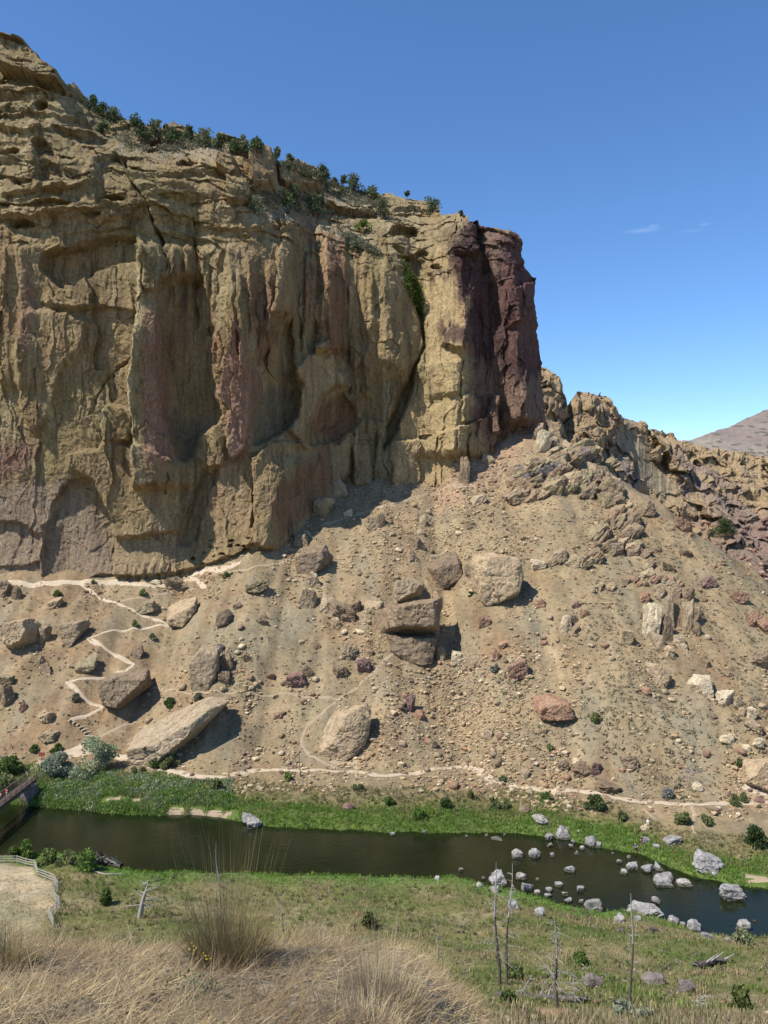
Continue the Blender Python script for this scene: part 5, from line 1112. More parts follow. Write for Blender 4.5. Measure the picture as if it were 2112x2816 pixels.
jun = [(R1, 5, 185, 52, 242, 'juniper tucked under the left summit tower'), (R1, 388, 330, 428, 392, 'upper skyline juniper beside the summit shoulder'), (R1, 400, 368, 470, 425, 'spreading juniper below the upper skyline one'), (R1, 462, 385, 532, 452, 'juniper clump on the skyline left of the bush pair'), (R1, 408, 452, 482, 506, 'low green juniper on the ledge under the summit slope'), (R1, 556, 420, 642, 532, 'broad juniper left of the umbrella-topped juniper'), (R1, 648, 434, 712, 528, 'umbrella-topped juniper against the sky'), (R1, 704, 478, 792, 548, 'dark juniper at the foot of the skyline knob'), (R1, 790, 464, 842, 538, 'juniper on the right side of the skyline knob'), (R1, 842, 480, 926, 562, 'round juniper in the gap right of the knob'), (R1, 924, 500, 988, 574, 'juniper before the flat skyline outcrop'), (R1, 984, 530, 1042, 594, 'dark low juniper right of the flat outcrop'), (R1, 1028, 496, 1078, 592, 'slim tall juniper on the skyline'), (R1, 1068, 518, 1160, 588, 'wide juniper right of the slim tall one'), (R1, 1178, 562, 1218, 604, 'small juniper behind the round rock head'), (R1, 1222, 590, 1292, 624, 'low skyline juniper right of the round rock head'), (R1, 1358, 634, 1422, 705, 'juniper on the back slope right of the rock heads'), (R1, 1213, 744, 1272, 842, 'left juniper of the dark trio below the rock heads'), (R1, 1242, 714, 1312, 822, 'middle and tallest juniper of the dark trio'), (R1, 1320, 754, 1396, 858, 'right juniper of the dark trio'), (R1, 1428, 690, 1464, 718, 'tiny juniper on the thin skyline edge'), (R1, 1464, 680, 1502, 720, 'small juniper left of the largest skyline tree'), (R1, 1498, 670, 1572, 762, 'largest juniper on the middle skyline'), (R1, 1570, 728, 1642, 782, 'flat juniper right of the largest skyline tree'), (R1, 1618, 770, 1690, 872, 'dark juniper beneath the flat-topped outcrop'), (R2, 165, 150, 246, 218, 'dark juniper on the right end of the flat-topped outcrop'), (R2, 88, 118, 112, 142, 'tiny juniper on top of the flat-topped outcrop'), (R2, 318, 205, 345, 222, 'tiny shrub-like juniper on the buttress rim')]
for i, (cv, x0, y0, x1, y1, lb) in enumerate(jun):
    (a, b), (c, d) = cv([(x0, y0), (x1, y1)]); p = cliff_at((a+c)/2, d-2); Y = p[1]; h = (d-b)/F*Y; w = (c-a)/F*Y
    base = ((a+c)/2-CX)/F*Y, Y-.6, (CY-d)/F*Y
    plant('juniper_tree', 'tree', lb, base, w, h, int(380+220*min(w*h/30, 2.2)), JUN if i % 3 else (.105, .115, .06), .5, 7+i % 5, 'junipers on the cliff top', seed=i, part='crown', d=w*.9, hollow=.15)
SAGE = (.20, .20, .15)
for i, (x0, y0, x1, y1, lb, c_) in enumerate([(1068, 768, 1162, 858, 'grey-green bush on the ledge slope left of the dark trio', (.14, .15, .085)), (1538, 868, 1602, 922, 'bright green shrub between boulders on the upper slope', (.08, .11, .03)), (1500, 955, 1560, 1010, 'grey shrub on the rim right of the red pillar', (.13, .14, .08)), (1225, 800, 1262, 842, 'pale sagebrush before the dark trio', SAGE)]):
    (a, b), (c, d) = R1([(x0, y0), (x1, y1)]); p = cliff_at((a+c)/2, d-2); Y = p[1]
    plant('shrub', 'shrub', lb, (((a+c)/2-CX)/F*Y, Y-.6, (CY-d)/F*Y), (c-a)/F*Y, (d-b)/F*Y, 360, c_, .6, 6, 'shrubs on the cliff top', False, seed=60+i)
# brush on the ledgy upper slopes: uncountable
rg = np.random.default_rng(8); BP = []
zones = [[(330, 405), (460, 425), (600, 400), (600, 375), (440, 370), (320, 370)], [(680, 560), (800, 585), (900, 610), (960, 640), (900, 560), (760, 520), (660, 500)], [(900, 480), (1010, 535), (1050, 570), (960, 560), (900, 530)], [(1105, 720), (1150, 780), (1165, 860), (1145, 860), (1115, 790)], [(960, 640), (1050, 700), (1000, 690), (940, 650)], [(215, 262), (300, 315), (450, 368), (600, 382), (700, 408), (690, 425), (560, 402), (430, 388), (300, 350), (215, 285)], [(760, 440), (880, 480), (1000, 530), (1000, 545), (880, 505), (760, 455)]]
cvf = CV.reshape(-1, 3); cpx = cvf[:, 0]/cvf[:, 1]*F+CX; cpy = CY-cvf[:, 2]/cvf[:, 1]*F
for zi, zn in enumerate(zones):
    ins = np.nonzero(poly_sdf(zn, cpx, cpy) > 0)[0]; k = rg.choice(ins, min(len(ins), 150)); BP.append(np.c_[cvf[k], np.full(len(k), zi)])
BP = np.concatenate(BP); C = np.repeat(BP[:, :3], 14, axis=0)+rg.normal(size=(len(BP)*14, 3))*np.array((.8, .6, .45))+np.array((0, -.5, .3))
cl = np.where((np.repeat(BP[:, 3], 14) == 3)[:, None], np.array((.09, .13, .03)), np.array((.17, .17, .115)))
cl = np.where((np.repeat(BP[:, 3], 14) > 4)[:, None], np.array((.085, .10, .05)), cl)
V_, F_ = leaf_tris(C, rg.uniform(.3, .7, len(C)), .3, rg)
tag(link('ledge_brush', mk_mesh('ledge_brush', V_, F_, np.repeat(cl*rg.uniform(.7, 1.2, (len(C), 1)), 4, axis=0), False, M['leaf'])), 'grey-green sagebrush and grass on the sloping ledges of the cliff top', 'brush', kind='stuff')
# talus brush dots
def brush_density(px, py): return (above(px, py) & (py < trailpy(px)))*(.25+.75*sstep(-.2, .6, fbm(px/200, py/260, 7.7, 3)))*(.35+.65*sstep(1100, 1500, px))
BD = hit_many(scatter_pts(5200, brush_density)); nl = 7
hh = rg.uniform(.18, .52, len(BD)); C = np.repeat(BD, nl, axis=0)+rg.normal(size=(len(BD)*nl, 3))*np.repeat(hh, nl)[:, None]*np.array((.5, .5, .3)); C[:, 2] += np.repeat(hh, nl)*.45
cb = np.array([(.27, .23, .15), (.23, .21, .125), (.30, .265, .185), (.19, .19, .11), (.34, .275, .17)])[rg.integers(0, 5, len(BD))]
V_, F_ = leaf_tris(C, np.repeat(hh, nl)*rg.uniform(.5, 1.0, len(C)), .6, rg)
tag(link('slope_brush', mk_mesh('slope_brush', V_, F_, np.repeat(np.repeat(cb, nl, axis=0)*rg.uniform(.75, 1.2, (len(C), 1)), 4, axis=0), False, M['leaf'])), 'small dry tufts and sagebrush dotted over the talus slope', 'brush', kind='stuff')
# ------------------------------------------------------------------ river-bank growth
def tufts(name, label, W, H, n_bl, colfn, wid=.055, lean=.6, cat='grass'):
    n = len(W)*n_bl; B = np.repeat(W, n_bl, axis=0); hb = np.repeat(H, n_bl)*rg.uniform(.55, 1.15, n)
    B = B+rg.normal(size=(n, 3))*np.array((.3, .3, 0))*np.repeat(H, n_bl)[:, None]
    a = rg.uniform(0, 6.28, n); ln = rg.uniform(0, lean, n)*hb; tip = B+np.stack([np.cos(a)*ln, np.sin(a)*ln, hb], 1)
    s = np.stack([-np.sin(a), np.cos(a), np.zeros(n)], 1)*wid*np.repeat(H, n_bl)[:, None]**.5*rg.uniform(.6, 1.5, (n, 1))
    mid = (B+tip)/2+np.array((0, 0, .08))*hb[:, None]
    V_ = np.stack([B-np.array((0, 0, .05)), mid+s, tip, mid-s], 1).reshape(-1, 3)
    c = np.repeat(colfn(W), n_bl, axis=0)*np.exp(rg.normal(0, .22, (n, 1)))
    return tag(link(name, mk_mesh(name, V_, np.arange(4*n).reshape(-1, 4), np.repeat(np.clip(c, 0, .8), 4, axis=0), False, M['leaf'])), label, cat, kind='stuff')
def bank_pts(n, side, d0, d1, power=1.0, x0=-112, x1=125):
    x = rg.uniform(x0, x1, n); t = rg.random(n)**power*(d1-d0)+d0
    yb = np.interp(x, far_bank[:, 0], far_bank[:, 1]) if side > 0 else np.interp(x, near_bank[:, 0], near_bank[:, 1]); y = yb+side*t
    z = gh(x, y); k = z > ZW-.35; return np.stack([x, y, z], 1)[k], t[k]
SANDK = [hit(*p) for p in R6([(460, 238), (520, 234), (590, 238), (760, 285), (850, 290), (930, 297), (1000, 300)])]+[hit(*p) for p in R7([(1600, 575), (1640, 580)])]
def keep_clear(W, r=1.6):
    k = np.ones(len(W), bool)
    for s in SANDK: k &= (W[:, 0]-s[0])**2+(W[:, 1]-s[1])**2 > r*r
    return k
def col_far(W):
    n = 1.3*fbm(W[:, 0]/6, W[:, 1]/4, 2.2, 4); d = W[:, 1]-np.interp(W[:, 0], far_bank[:, 0], far_bank[:, 1])
    c = np.broadcast_to(np.array((.165, .25, .055)), (len(W), 3)).copy()
    left = sstep(-28, -36, W[:, 0])*sstep(1.5, 4, d)
    c = mixc(c, (.155, .20, .115), left*sstep(-.6, .5, n)); c = mixc(c, (.25, .285, .095), sstep(.0, .5, n)*.8); c = mixc(c, (.235, .235, .085), sstep(5, 12, d+3*n)*(1-left)); c = mixc(c, (.24, .21, .11), sstep(9, 15, d+5*n)*(1-left)); return c
W_, t_ = bank_pts(15000, 1, -.6, 8); k = keep_clear(W_); W_ = W_[k]
Hh = np.where(W_[:, 0] < -32, rg.uniform(.6, 1.9, len(W_)), rg.uniform(.35, .8, len(W_)))
tufts('far_bank_grass', 'bright green reeds and grass along the far river bank', W_, np.minimum(Hh, 1.0), 8, col_far)
W_, t_ = bank_pts(9000, 1, 6, 17, 1.3); tl = np.interp(W_[:, 0], trail_ln[:, 0], trail_ln[:, 1]); k = (W_[:, 1] < tl-1.5); W_ = W_[k]
Hh = np.where(W_[:, 0] < -34, rg.uniform(.9, 2.2, len(W_)), rg.uniform(.25, .75, len(W_)))
tufts('far_bank_brush', 'olive and dry brush between the green bank and the main path', W_, np.minimum(Hh, .9), 7, col_far, .06, .7, 'brush')
def col_near(W):
    n = fbm(W[:, 0]/8, W[:, 1]/6, 5.2, 4); d = np.interp(W[:, 0], near_bank[:, 0], near_bank[:, 1])-W[:, 1]
    c = np.broadcast_to(np.array((.22, .235, .085)), (len(W), 3)).copy()
    c = mixc(c, (.37, .29, .165), sstep(.0, .5, n)); c = mixc(c, (.165, .225, .06), sstep(.0, .55, -n)); c = mixc(c, (.17, .28, .05), sstep(6, 1.5, d+3*n)); return c
W_, t_ = bank_pts(44000, -1, -.4, 84, 1.2)
k = (W_[:, 1] > 40) & (np.abs(W_[:, 0]/W_[:, 1]) < .55); kx = np.array([tuple(hit(*p)[:2]) for p in ((-300, 2375), (0, 2375), (94, 2385), (102, 2410), (145, 2425), (158, 2446), (142, 2468), (160, 2490), (134, 2525), (100, 2570), (-300, 2570))])
iny = poly_sdf(kx, W_[:, 0], W_[:, 1]) > -.8; k &= ~iny; W_ = W_[k]
tufts('near_bank_grass', 'mixed green and dry grass covering the near bank meadow', W_, rg.uniform(.2, .6, len(W_))*(1+.5*fbm(W_[:, 0]/6, W_[:, 1]/6, 3.9, 2)), 6, col_near)
W_, t_ = bank_pts(2600, -1, 12, 48, 1.0, -75, -40); iny = poly_sdf(kx, W_[:, 0], W_[:, 1]) > .3; W_ = W_[iny]
tufts('yard_grass', 'short dry grass inside the rail fence at lower left', W_, rg.uniform(.1, .3, len(W_)), 4, lambda W: mixc(np.broadcast_to(np.array((.33, .27, .16)), (len(W), 3)).copy(), (.14, .15, .05), sstep(-.1, .6, fbm(W[:, 0]/5, W[:, 1]/5, 3., 2)+(120-W[:, 1])*.08)))
# leafy undergrowth: far-bank willow thicket and low meadow brush
def leafy(name, label, W, H, nl, cols, leaf, cat='brush'):
    C = np.repeat(W, nl, axis=0); q = rg.normal(size=C.shape); q /= np.linalg.norm(q, axis=1)[:, None]; q *= rg.random((len(C), 1))**.4; q[:, 2] = np.abs(q[:, 2])*1.1
    C = C+q*np.repeat(H, nl)[:, None]*np.array((.75, .75, 1)); V_, F_ = leaf_tris(C, leaf*rg.uniform(.6, 1.4, len(C)), .4, rg)
    c = np.repeat(cols, nl, axis=0)*np.exp(rg.normal(0, .25, (len(C), 1))); tag(link(name, mk_mesh(name, V_, F_, np.repeat(np.clip(c, 0, .8), 4, axis=0), False, M['leaf'])), label, cat, kind='stuff')
W_, t_ = bank_pts(900, 1, .3, 15, 1.0, -73, -33); W_ = W_[keep_clear(W_, 2.2)]; tl = np.interp(W_[:, 0], trail_ln[:, 0], trail_ln[:, 1]); W_ = W_[W_[:, 1] < tl-2.2]
nn = fbm(W_[:, 0]/6, W_[:, 1]/3, 4.2, 3); cl = mixc(np.broadcast_to(np.array((.155, .225, .075)), (len(W_), 3)).copy(), (.26, .30, .175), sstep(-.2, .4, nn)); cl = mixc(cl, (.19, .26, .065), sstep(.2, .6, -nn))
leafy('willow_thicket', 'low silvery green willow thicket on the far bank right of the bridge', W_, rg.uniform(.5, 1.25, len(W_)), 80, cl, .19)
W_, t_ = bank_pts(620, 1, 5, 15, 1.0, -34, 120); tl = np.interp(W_[:, 0], trail_ln[:, 0], trail_ln[:, 1]); W_ = W_[(W_[:, 1] < tl-2.0)]; k = fbm(W_[:, 0]/10, W_[:, 1]/5, 8.2, 3) > -.1; W_ = W_[k]
leafy('path_side_brush', 'patchy olive brush between the far bank grass and the main path', W_, rg.uniform(.25, .75, len(W_)), 34, np.array([(.17, .185, .07), (.22, .21, .11), (.13, .16, .055), (.26, .225, .13)])[rg.integers(0, 4, len(W_))], .2)
W_, t_ = bank_pts(3400, -1, 2, 80, 1.1); k = (W_[:, 1] > 42) & (np.abs(W_[:, 0]/W_[:, 1]) < .53) & (poly_sdf(kx, W_[:, 0], W_[:, 1]) < -1) & (fbm(W_[:, 0]/7, W_[:, 1]/6, 1.2, 3) > -.05); W_ = W_[k]
leafy('meadow_brush', 'scattered sage and olive brush in the near meadow', W_, rg.uniform(.2, .7, len(W_)), 30, np.array([(.15, .17, .06), (.22, .21, .14), (.12, .15, .05), (.27, .23, .15), (.20, .16, .11)])[rg.integers(0, 5, len(W_))], .16)
y = rg.uniform(15, 60, 7600); x = y*rg.uniform(.0, .56, 7600); W_ = np.stack([x, y, gh(x, y)], 1)
tufts('verge_grass', 'sparse dry grass on the dirt verge at the bottom right', W_[:6300], rg.uniform(.10, .36, 6300), 9, lambda W: np.array([(.32, .26, .16), (.26, .22, .12), (.20, .19, .09)])[rg.integers(0, 3, len(W))], .022)
tag(merge_stones('verge_stones', W_[6300:], np.exp(rg.normal(-1.9, .5, 1300)), pal[rg.integers(0, 8, 1300)]*.8, M['ground']), 'small stones on the dirt verge at the bottom right', 'stones', kind='stuff')
GRN = (.105, .145, .042); OLV = (.135, .15, .062)
def shrubs(conv, L, group, water=False):
    for i, (x0, y0, x1, y1, col, lb) in enumerate(L):
        (a, b), (c, d) = conv([(x0, y0), (x1, y1)]); p = hit((a+c)/2, d-2); Y = p[1]; w, h = (c-a)/F*Y, (d-b)/F*Y
        pine = 'pine' in lb
        plant('pine_tree' if pine else 'shrub', 'tree' if pine else 'shrub', lb, (p[0], Y, p[2]-.1), w, h, int(500+140*min(w*h, 30)), col, .20+.014*min(w, 6), 6+i % 4, None if pine else group, pine, seed=200+i+int(x0), part='crown' if pine else 'foliage')
shrubs(R6, [(185, 30, 345, 128, (.215, .235, .165), 'silvery low willow lobe on the left of the bank willow'), (280, -22, 515, 130, (.215, .24, .145), 'big silvery-green willow bush on the far bank beside the bridge'), (-20, 50, 90, 140, GRN, 'green bush at the left edge beyond the bridge'), (-30, 130, 60, 235, OLV, 'olive bushes under the far side of the bridge'), (20, 424, 148, 486, (.085, .13, .03), 'round green bush on the near bank at the left edge'), (148, 456, 245, 512, (.10, .125, .04), 'yellow-green bush right of the round near-bank bush'), (240, 462, 335, 520, OLV, 'olive bush beside the burnt root wad'), (340, 462, 412, 545, (.09, .14, .035), 'bright bush just left of the burnt root wad'), (430, 620, 482, 692, (.08, .115, .035), 'small dark green bush in the near meadow left of the leaning snag'), (560, 92, 640, 128, OLV, 'left olive bush under the giant tilted slab'), (650, 40, 705, 100, GRN, 'green bush at the toe of the giant tilted slab'), (700, 50, 790, 98, OLV, 'olive bush in the shade of the giant tilted slab'), (900, 140, 985, 200, OLV, 'olive bush on the far bank below the log'), (1230, 118, 1265, 155, GRN, 'small green bush left of the burnt pole on the path'), (1525, 165, 1578, 198, OLV, 'small bush on the far bank right of centre'), (1560, 730, 1640, 790, (.07, .085, .03), 'dark low bush in the near meadow behind the bunchgrass')], 'shrubs along the river')
shrubs(R7, [(878, 212, 948, 284, (.075, .10, .04), 'dark green bush straight below the right path'), (1258, 284, 1328, 342, OLV, 'round olive bush between the two side tracks'), (1362, 304, 1424, 346, OLV, 'olive bush right of the second side track'), (1572, 348, 1648, 440, (.045, .07, .024), 'tall dark bush near the right edge of the far bank'), (1008, 288, 1052, 332, OLV, 'small olive bush left of the seated person'), (676, 204, 714, 242, GRN, 'small green bush below the path right of centre'), (500, 134, 536, 162, (.11, .13, .07), 'grey-green bush on the path edge at the bend'), (-5, 222, 48, 262, GRN, 'green bush on the far bank at mid frame'), (244, 228, 292, 282, (.06, .085, .03), 'dark bush on the far bank left of the shrub pair'), (452, 228, 500, 272, OLV, 'left bush of the far-bank shrub pair'), (505, 236, 552, 278, OLV, 'right bush of the far-bank shrub pair'), (128, 278, 188, 328, (.08, .13, .03), 'bright green bush at the far water edge'), (350, 194, 406, 232, OLV, 'olive bush below the bend of the path'), (825, 894, 872, 952, (.09, .13, .035), 'bright green sapling between the two right snags'), (512, 1055, 568, 1132, (.07, .10, .03), 'green bush at the foot of the twin snags'), (540, 950, 600, 1010, (.08, .10, .035), 'bush behind the twin snag trunks'), (1203, 184, 1246, 228, (.19, .19, .17), 'grey sagebrush above the right path'), (1503, 214, 1538, 262, OLV, 'olive bush on the right path'), (1480, 1060, 1600, 1150, (.09, .11, .035), 'leafy green bush in the lower right corner'), (990, 1110, 1100, 1190, (.19, .20, .14), 'pale sagebrush at the bottom edge'), (1095, 1150, 1180, 1203, (.17, .18, .12), 'small pale sagebrush right of the bottom-edge one'), (1515, 800, 1590, 862, (.15, .17, .09), 'feathery pale bush at the water edge near the right margin'), (1540, 205, 1570, 250, OLV, 'small bush right of the path bush near the edge')], 'shrubs along the river')
shrubs(R5, [(365, 672, 386, 694, (.05, .13, .02), 'single bright green tuft left of the giant rounded boulder'), (895, 1198, 950, 1236, (.12, .13, .05), 'round olive bush right of the red-brown boulder'), (700, 1330, 735, 1358, OLV, 'small green shrub in the lower slope'), (1520, 1395, 1562, 1428, (.10, .12, .05), 'bush left of the huge right-edge boulder'), (455, 985, 495, 1018, (.15, .15, .12), 'grey shrub left of the flat reddish slab'), (1430, 355, 1522, 442, (.045, .07, .025), 'dark pine in the side canyon at right')], 'shrubs on the talus slope')
shrubs(R4, [(232, 195, 274, 225, GRN, 'green shrub on the flat slab at left'), (600, 192, 634, 220, OLV, 'shrub below the cliff-foot path'), (960, 115, 996, 142, OLV, 'shrub on the path at the cliff foot'), (135, 862, 172, 892, GRN, 'left green shrub by the bridgehead'), (205, 860, 268, 896, (.07, .11, .03), 'right green shrub by the bridgehead'), (705, 660, 752, 700, (.06, .09, .03), 'shrub growing on the giant tilted slab'), (840, 640, 880, 682, (.13, .14, .09), 'grey shrub on top of the giant tilted slab'), (395, 150, 415, 168, OLV, 'little shrub on the cliff-foot path edge'), (640, 380, 672, 408, (.14, .14, .09), 'grey shrub between upper switchback legs'), (570, 325, 600, 352, OLV, 'olive shrub inside the upper switchback'), (312, 640, 342, 672, (.12, .12, .08), 'grey shrub by the lower switchback')], 'shrubs on the talus slope')
# ------------------------------------------------------------------ timber work: bridge, fences, steps, sign
def box_mesh(name, sx, sy, sz, mat, bev=.01):
    bm = bmesh.new(); bmesh.ops.create_cube(bm, size=1); bmesh.ops.scale(bm, vec=(sx, sy, sz), verts=bm.verts)
    bmesh.ops.bevel(bm, geom=bm.edges[:], offset=min(bev, min(sx, sy, sz)*.2), segments=1, affect='EDGES'); me = bpy.data.meshes.new(name); bm.to_mesh(me); bm.free(); me.materials.append(M[mat]); return me
def beam(name, p, q, sy, sz, mat, parent):
    p, q = Vector(p), Vector(q); d = q-p; o = link(name, box_mesh(name, d.length, sy, sz, mat), parent, (p+q)/2-parent.location)
    o.rotation_mode = 'QUATERNION'; o.rotation_quaternion = d.to_track_quat('X', 'Z'); return o
DZ = -57.6
br = empty('footbridge', Vector((-75.9, 146, DZ)), 'brown timber footbridge with rail sides crossing the river at the left edge', 'bridge')
YA, YB = 121.0, 172.0
beam('deck', (-75.9, YA, DZ), (-76.1, YB, DZ), 2.1, .14, 'timber', br)
for x in (-76.9, -75.0): beam('girder', (x, YA, DZ-.42), (x-.15, YB, DZ-.42), .3, .68, 'timber', br)
for x in (-77.1, -74.8):
    for k in range(22):
        y = YA+(YB-YA)*k/21; beam('post', (x-.2*k/21, y, DZ-.3), (x-.2*k/21, y, DZ+1.15), .14, .14, 'timber', br)
    for z in (.35, .72): beam('rail', (x, YA, DZ+z), (x-.2, YB, DZ+z), .06, .18, 'timber', br)
    beam('handrail', (x, YA, DZ+1.16), (x-.2, YB, DZ+1.16), .2, .07, 'timber', br)
P, Fc = rock_verts(77, 3, 'block'); link('abutment', mk_mesh('abutment', P*np.array((3.4, 4.2, 5.2)), Fc, None, True, M['dark']), br, Vector((-75.6, 170.2, -60.3))-br.location)
def rail_fence(name, label, pts, mat, hgt=1.15, nr=3, step=2.4):
    W = [hit(*p) if len(p) == 2 else np.array(p) for p in pts]; e = empty(name, Vector(W[0]), label, 'fence')
    for a, b in zip(W[:-1], W[1:]):
        L = np.linalg.norm(b-a); n = max(1, int(round(L/step)))
        for i in range(n):
            p = a+(b-a)*i/n; q = a+(b-a)*(i+1)/n
            if len(pts[0]) == 2: p[2] = gh(p[0], p[1]); q[2] = gh(q[0], q[1])
            beam('post', (p[0], p[1], p[2]-.3), (p[0], p[1], p[2]+hgt+.08), .12, .12, mat, e)
            for k in range(nr): z = hgt*(.34+.66*k/(nr-1)); beam('rail', (p[0], p[1]-.05, p[2]+z), (q[0], q[1]-.05, q[2]+z), .05, .12, mat, e)
    beam('post', (q[0], q[1], q[2]-.3), (q[0], q[1], q[2]+hgt+.08), .15, .15, mat, e)
    return e
rail_fence('rail_fence', 'grey wooden rail fence beyond the bridge at the left edge, along the bush', [(-30, 2092), (18, 2090), (50, 2100), (62, 2122), (76, 2142)], 'greywood', 1.1)
rail_fence('rail_fence', 'short wooden rail fence between the bridge end and the willow', [(98, 2148), (134, 2130)], 'greywood', 1.1)
rail_fence('rail_fence', 'zigzag bleached wooden rail fence around the dry yard at lower left', [(-60, 2372), (0, 2374), (47, 2374), (95, 2386), (103, 2410), (146, 2426), (159, 2447), (143, 2470), (164, 2492), (135, 2527), (147, 2553)], 'greywood', 1.25)
def steps(label, P, n, w, cat='steps'):
    Q = resample([hit(*p) for p in P], .2); e = empty('trail_steps', Vector(Q[0]), label, cat); me = box_mesh('step', w, .34, .26, 'step', .03)
    for i in range(n):
        k = int(i/(n-1)*(len(Q)-1)); p = Q[k]; t = Q[min(k+3, len(Q)-1)]-Q[max(k-3, 0)]
        o = link('step', me, e, Vector((p[0], p[1], gh(p[0], p[1])+.12))-e.location); o.rotation_euler = (0, random.uniform(-.04, .04), math.atan2(t[1], t[0])+R(90)+random.uniform(-.08, .08))
steps('pale stone and timber steps climbing from the bridgehead to the first switchback', R4([(306, 757), (350, 785), (385, 815), (375, 850), (340, 882)]), 11, 2.3)
steps('straight timber stair climbing to the cliff foot right of the honeycombed rock', R3([(1325, 1120), (1360, 1150), (1415, 1188)]), 13, 1.5)
steps('low timber steps along the ledge trail below the cliff foot', R4([(1180, 82), (1240, 62), (1300, 38)]), 9, .9)
sg = empty('trail_sign', Vector(hit(115, 2092)), 'small dark red trail sign on a post beyond the bridge', 'sign')
beam('post', sg.location+Vector((0, 0, -.2)), sg.location+Vector((0, 0, 1.2)), .14, .14, 'timber', sg); beam('panel', sg.location+Vector((-.7, -.1, 1.55)), sg.location+Vector((.7, -.1, 1.55)), .1, .9, 'sign_red', sg)

# ------------------------------------------------------------------ people
def skin_mesh(name, J, E, mat, parent, loc=(0, 0, 0)):
    me = bpy.data.meshes.new(name); me.from_pydata([j[:3] for j in J], E, []); me.materials.append(M[mat]); o = link(name, me, parent, loc)
    md = o.modifiers.new('Skin', 'SKIN'); md.use_smooth_shade = True
    for i, j in enumerate(J): me.skin_vertices[0].data[i].radius = (j[3], j[4] if len(j) > 4 else j[3])
    me.skin_vertices[0].data[0].use_root = True
    s = o.modifiers.new('Sub', 'SUBSURF'); s.levels = 1; s.render_levels = 2; return o
def person(loc, rz, label, shirt, pants, pose='stand', hat=None):
    e = empty('person', Vector(loc), label, 'person'); e.rotation_euler = (0, 0, rz)
    hz = .92 if pose != 'sit' else .10
    t = hz; J = [(0, 0, t, .15, .12), (0, 0, t+.28, .15, .11), (0, .01, t+.5, .16, .11), (0, .01, t+.62, .06), (0, -.02, t+.72, .085, .1), (0, -.02, t+.82, .07, .08)]
    E = [(0, 1), (1, 2), (2, 3), (3, 4), (4, 5)]
    def chain(root, pts):
        k = root
        for p in pts: J.append(p); E.append((k, len(J)-1)); k = len(J)-1
    arm = {'stand': [(.25, -.02, .26), (.24, -.18, .06), (.23, -.24, .02)], 'fish': [(.24, -.12, .30), (.14, -.36, .30), (.10, -.42, .32)], 'walk': [(.24, .08, .26), (.25, -.04, .04), (.25, -.07, -.02)], 'sit': [(.25, -.06, .26), (.2, -.28, .12), (.16, -.34, .1)]}[pose]
    for s in (-1, 1):
        a = [(s*x, y, t+z, r) for (x, y, z), r in zip(arm, (.048, .038, .03))]; chain(2, [(s*.19, .01, t+.48, .065)]+a)
        h = a[-1]; hk = len(J)-1
        for f in range(5): J.append((h[0]+s*(.02-f*.012)*1.3, h[1]-.05-(.03 if 0 < f < 4 else .01), h[2]-.02-.008*f, .011)); E.append((hk, len(J)-1))
    for s in (-1, 1):
        if pose == 'sit': L = [(s*.1, 0, t, .09), (s*.11, -.42, t+.05, .07), (s*.11, -.46, t-.36, .045), (s*.11, -.56, t-.40, .04)]
        elif pose == 'walk': L = [(s*.1, 0, t-.06, .09), (s*.1, -.05-.14*s, .5, .065), (s*.1, .05-.24*s, .08, .045), (s*.1, -.07-.24*s, .04, .04)]
        else: L = [(s*.1, 0, t-.06, .09), (s*.12, -.03, .5, .065), (s*.13, .02, .08, .045), (s*.14, -.12, .04, .04)]
        chain(0, L)
    skin_mesh('body', J, E, 'skin', e)
    S_ = [(0, 0, t+.02, .165, .135), (0, 0, t+.28, .165, .125), (0, .01, t+.5, .172, .122), (0, .01, t+.56, .08)]; SE = [(0, 1), (1, 2), (2, 3)]
    for s in (-1, 1):
        k = len(S_); S_ += [(s*.19, .01, t+.48, .08), (s*arm[0][0], arm[0][1], t+arm[0][2], .06)]; SE += [(2, k), (k, k+1)]
    skin_mesh('shirt', S_, SE, shirt, e)
    P_ = [(0, 0, t+.02, .16, .13)]; PE = []
    for s in (-1, 1):
        L = [j for j in J if False]; k = len(P_)
        if pose == 'sit': P_ += [(s*.1, 0, t, .105), (s*.11, -.42, t+.05, .085)]
        elif pose == 'walk': P_ += [(s*.1, 0, t-.06, .105), (s*.1, -.05-.14*s, .5, .08), (s*.1, .05-.24*s, .14, .06)]
        else: P_ += [(s*.1, 0, t-.06, .105), (s*.12, -.03, .5, .08)]
        PE.append((0, k)); PE += [(i, i+1) for i in range(k, len(P_)-1)]
    skin_mesh('trousers', P_, PE, pants, e)
    skin_mesh('hair' if not hat else 'hat', [(0, .0, t+.80, .098, .115), (0, .015, t+.86, .09, .1), (0, .02, t+.90, .05, .06)], [(0, 1), (1, 2)], hat or 'hair_dark', e)
    return e
def on_ground(cv, x, y): p = hit(*cv([(x, y)])[0]); return (p[0], p[1], gh(p[0], p[1]))
pb_ = on_ground(R7, 1087, 464); person((pb_[0], pb_[1], max(pb_[2], ZW)-.05), R(25), 'person in a blue shirt and dark shorts fishing at the water edge', 'cloth_blue', 'cloth_black', 'fish')
person(on_ground(R7, 1113, 432), R(10), 'person in dark clothes standing in the bank grass behind the angler in blue', 'cloth_black', 'cloth_black', 'stand')
pw = hit(*R7([(1127, 368)])[0]); zt = (CY-R7([(1140, 338)])[0][1])/F*pw[1]
person(((R7([(1140, 0)])[0][0]-CX)/F*pw[1], pw[1]+.1, zt-.02), R(-15), 'person in white sitting on the pale bank rock', 'cloth_white', 'cloth_khaki', 'sit', 'cloth_white')
person((-76.1, 160.6, DZ+.09), R(175), 'person in a red shirt walking across the footbridge', 'cloth_red', 'cloth_khaki', 'walk')
